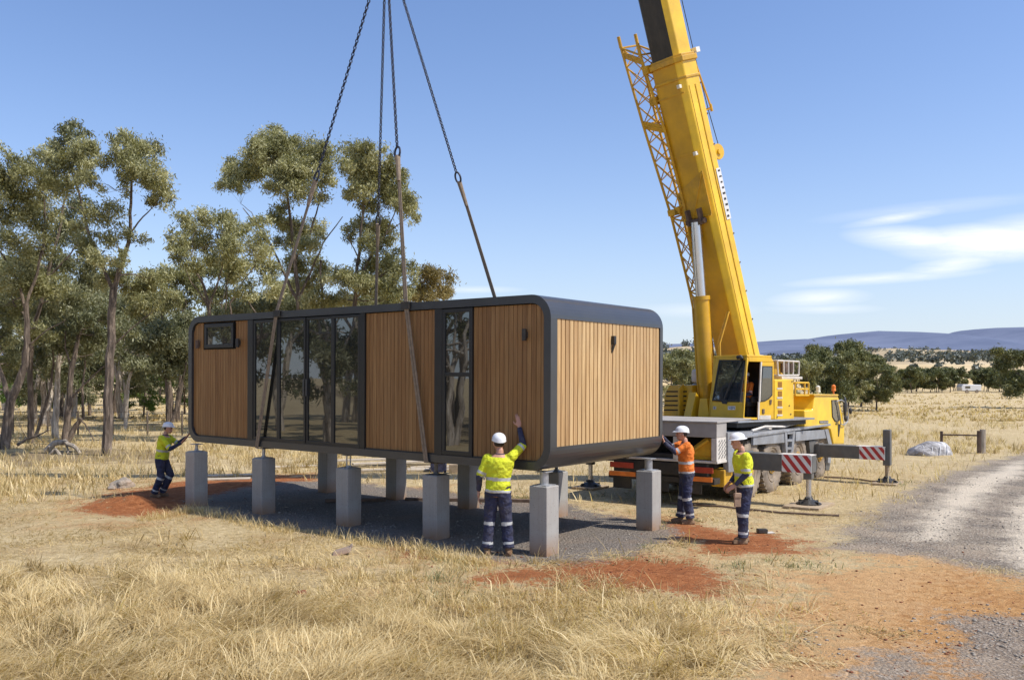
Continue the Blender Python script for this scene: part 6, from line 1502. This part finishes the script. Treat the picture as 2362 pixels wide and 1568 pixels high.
mb = MB(); g = G(788, 1280); a = V((.97, .1, .22)).normalized(); b = V((-.1, 1, 0)).normalized(); mb.prism([g-a*.15-b*.06+UP*.0, g+a*.14-b*.05+UP*.02, g+a*.15-b*.0+UP*.10, g-a*.13-b*.02+UP*.09], b*.14); mb.prism([g+a*.10+UP*.06, g+a*.17+UP*.08, g+a*.16+UP*.14, g+a*.12+UP*.12], b*.08)
tag(mb.build('concrete_offcut', M['concrete'], org=g, bevel=.012), 'broken grey offcut lying in the grass before the middle piers', 'offcut')
offcut(1757, 1229, .17, .12, .07, .1, M['black'], 'black_block', 'small black block on the dirt right of the worker in profile', 'block')
offcut(1775, 1229, .16, .12, .015, .3, M['offwhite'], 'pale_scrap', 'pale flat scrap next to the black block', 'scrap')
# planks left of the second pier and stacked planks behind
for (px, py, L_, rz, lb) in ((520, 1098, 2.0, .28, 'long bleached plank lying flat beyond the first two front piers'), (505, 1106, 1.6, .22, 'shorter bleached plank in front of the long flat one'), (690, 1077, 1.8, .35, 'weathered plank in the dry grass beyond the second front pier')):
    offcut(px, py, L_, .28, .04, rz, M['palewood'], 'plank', lb, 'plank', 'loose planks behind the cabin')
random.seed(14)
lbs = ['pale plank at the top of the stack behind the piers', 'pale plank sticking out at the left of the stack behind the piers', 'pale plank at the back of the stack behind the piers', 'pale plank under the top one in the stack behind the piers', 'pale plank lowest in the stack behind the piers', 'pale plank lying to the right of the stack behind the piers', 'pale plank farthest right behind the piers']
for i, (px, py, h_) in enumerate(((905,1074,.34),(860,1078,.22),(960,1070,.26),(920,1080,.16),(900,1086,.02),(1020,1086,.02),(1050,1078,.02))):
    g = G(px, py+0); rz = .30+random.uniform(-.18, .12); a = V((math.cos(rz), math.sin(rz), 0)); b = V((-a.y, a.x, 0)); mb = MB(); mb.box(g-a*1.4-b*.13+UP*h_, a*2.8, b*.26, UP*.05); tag(mb.build('plank', M['palewood'], org=g, bevel=.004), lbs[i], 'plank', 'loose planks behind the cabin')
mb = MB(); g = G(955, 1092)
for k, (dx, dy) in enumerate(((-.6, 0), (.5, .1))): mb.box(g+V((dx, dy+.3, -.02)), V((.35, .1, 0)), V((-.15, .8, 0)), V((0, 0, .22)))
tag(mb.build('timber_bearer', M['rust'], org=g, bevel=.01), 'dark bearers under the stacked planks behind the piers', 'bearer')
mb = MB(); g = G(1010, 1090); mb.box(g+V((-.22,0,0)), V((.44,.05,0)), V((0,.35,0)), V((0,0,.30))); mb.box(g+V((-.24,-.02,.30)), V((.48,.05,0)), V((0,.39,0)), V((0,0,.03))); tag(mb.build('dark_crate', M['navy'], org=g, bevel=.01), 'dark blue crate on the ground behind the fourth front pier', 'crate')
mb = MB(); g = G(1045, 1092); mb.box(g+V((-.12,0,0)), V((.24,.0,0)), V((0,.3,0)), V((0,0,.26))); tag(mb.build('timber_block', M['timberpad'], org=g, bevel=.01), 'yellowish timber block beside the dark blue crate', 'block')
for (px, py, L_, rz, lb) in ((820,1157,1.3,.12,'thin dark pole on the ground between the middle piers'), (1110, 1156, 3.4, -.10, 'long dark timber on the ground behind the worker raising his arm')):
    offcut(px, py, L_, .10, .07, rz, M['rust'], 'timber_pole', lb, 'pole', 'dark poles on the ground')
# thin cables on the ground by the outriggers
for (pts, lb) in (([(1545,1163),(1640,1168),(1720,1176),(1800,1184),(1880,1190),(1935,1193)], 'dark cable lying along the grass to the nearest outrigger pad'), ([(1900,1103),(1960,1106),(2010,1112),(2050,1114)], 'dark cable lying between the crane and the outrigger pad by the road')):
    P = [G(*q) for q in pts]; P = [V((p.x, p.y, gz1(p.x, p.y)+.03)) for p in P]; Q = [P[0]]
    for i in range(len(P)-1): Q += jitter(P[i], P[i+1], 3, .03)[1:]
    for q in Q: q.z = gz1(q.x, q.y)+.03
    mb = MB(); mb.tube(Q, .022, 6); tag(mb.build('cable', M['rust'], org=P[0]), lb, 'cable', 'cables on the ground')
# fallen branches left
def deadlog(pts, Y, r0, r1, label, mat=None, extra=(), g=None):
    P = [at(*q, Y) for q in pts]; o0 = V((P[0].x, P[0].y, 0)); mb = MB(); Q = [P[0]]
    for i in range(len(P)-1): Q += jitter(P[i], P[i+1], 3, .05)[1:]
    mb.tube(Q, [r0+(r1-r0)*i/(len(Q)-1) for i in range(len(Q))], 8)
    for e in extra:
        E_ = [at(*q, Y+random.uniform(-.3, .3)) for q in e]; mb.tube(E_, [r1*.9, r1*.5, r1*.25][:len(E_)] if len(E_) < 4 else [r1*.9*(1-.7*i/(len(E_)-1)) for i in range(len(E_))], 6)
    return tag(mb.build('fallen_branch', mat or M['deadwood'], org=o0, smooth=True), label, 'fallen branch', 'fallen branches under the left trees')
random.seed(4)
deadlog([(108,1040),(125,1022),(150,1018),(176,1034),(192,1056)], 32, .13, .05, 'arched fallen log in front of the grey double-stemmed eucalyptus', extra=([(125,1022),(112,1030),(106,1050)], [(150,1018),(158,1040),(150,1054)]))
deadlog([(140,1052),(128,1036),(112,1050),(124,1054)], 31.5, .07, .03, 'curled bleached branch lying beside the arched log')
deadlog([(40,1026),(62,1012),(88,1004),(112,990)], 34, .06, .02, 'thin dark fallen branch at the foot of the leaning eucalyptus', M['bark'], ([(62,1012),(50,990),(34,950)], [(88,1004),(100,1020),(96,1034)]))
deadlog([(186,965),(200,985),(212,1006),(218,1020)], 36, .035, .015, 'thin twig hanging down right of the broken grey stem', M['bark'])
# wire fence behind the left trees
FG = 'wire fences beyond the left trees'
mb = MB(); fz = thing('wire_fence', 'thin wire fence strung behind the left tree trunks', 'fence', at(20, 960, 42)-V((0,0,at(20,960,42).z)))
for k, px in enumerate((-40, 30, 110, 180, 260, 340, 420)):
    b = MB(); q = V(((px-CX)/FOC*42, 42, 0)); b.tube([q-UP*.1, q+UP*1.15], .045, 6); b.build('post', M['bark'], fz)
for z_ in (.45, .8, 1.1): mb.tube([V(((-60-CX)/FOC*42, 42, z_)), V(((430-CX)/FOC*42, 42, z_))], .012, 4)
mb.build('wire', M['rust'], fz)
# steel rail frame, heap and caravan on the right
fr_ = thing('rail_fence', 'short steel rail between two posts by the gravel road', 'fence', G(2172, 1060))
Yf_ = CH*FOC/(1046-HY)
b = MB(); a_ = at(2171, 1050, Yf_+1); b.tube([V((a_.x, a_.y, -.05)), at(2171, 994, Yf_+1)], .055, 8); b.build('post', M['rust'], fr_)
b = MB(); a_ = at(2257, 1044, Yf_); b.tube([V((a_.x, a_.y, -.05)), at(2257, 993, Yf_)], .07, 8); b.build('post', M['rust'], fr_)
b = MB(); a_ = at(2266, 1044, Yf_); b.tube([V((a_.x, a_.y, -.05)), at(2266, 990, Yf_)], .10, 12); tag(b.build('post', M['deadwood'], fr_, smooth=True), 'thick weathered end post')
b = MB(); b.tube([at(2171, 1002, Yf_+1), at(2257, 1004, Yf_)], .028, 8); b.build('rail', M['rust'], fr_)
h0 = thing('covered_heap', 'low heap wrapped in grey and white plastic sheet on the dry grass', 'heap', G(2148, 1052))
bm = bmesh.new(); bmesh.ops.create_icosphere(bm, subdivisions=4, radius=1); g = G(2148, 1048)
for v in bm.verts:
    n1 = mnoise.noise(v.co*1.6); n2 = mnoise.noise(v.co*5); v.co = v.co*(1+.18*n1+.06*n2); v.co = V((v.co.x*.80, v.co.y*.5, max(v.co.z, -.2)*.47))
    if v.co.x < -.3: v.co.z *= .95
mb = MB(); mb.add([g+v.co for v in bm.verts], [[v.index for v in f.verts] for f in bm.faces]); bm.free(); mb.build('sheet', M['tarp'], h0, smooth=True)
for k in range(4):
    mb = MB(); x0 = -.5+k*.27; pts = [g+V((x0+.12*math.sin(a), .50*math.cos(a)*(1-.5*x0*x0), max(.02, .46*math.sin(a)*(1-.75*x0*x0)))) for a in [math.pi*i/10 for i in range(11)]]; mb.tube(pts, .014, 6); mb.build('fold', M['white'], h0, smooth=True)
cv0 = at(2241, 905, 160); cvn = thing('caravan', 'small white caravan parked in front of the distant tree line', 'caravan', V((cv0.x, cv0.y, 0)))
c = V((cv0.x, cv0.y, 0)); mb = MB(); mb.prism([c+V((-1.8, 0, .4)), c+V((1.7, 0, .4)), c+V((1.75, 0, 1.5)), c+V((-1.6, 0, 1.6)), c+V((-1.9, 0, 1.1))], V((0, 2, 0))); mb.build('body', M['white'], cvn, bevel=.1)
mb = MB(); mb.box(c+V((-1.2, -.02, .85)), V((.9, 0, 0)), V((0, .02, 0)), V((0, 0, .4))); mb.build('window', M['glass'], cvn)
for x_ in (-.9, .9): mb = MB(); mb.lathe(c+V((x_, -.05, .32)), (0, 1, 0), [(0,.1),(.0,.32),(.2,.32)], 16); mb.build('wheel', M['rubber'], cvn)
# tufts / shrubs along the paddock at right
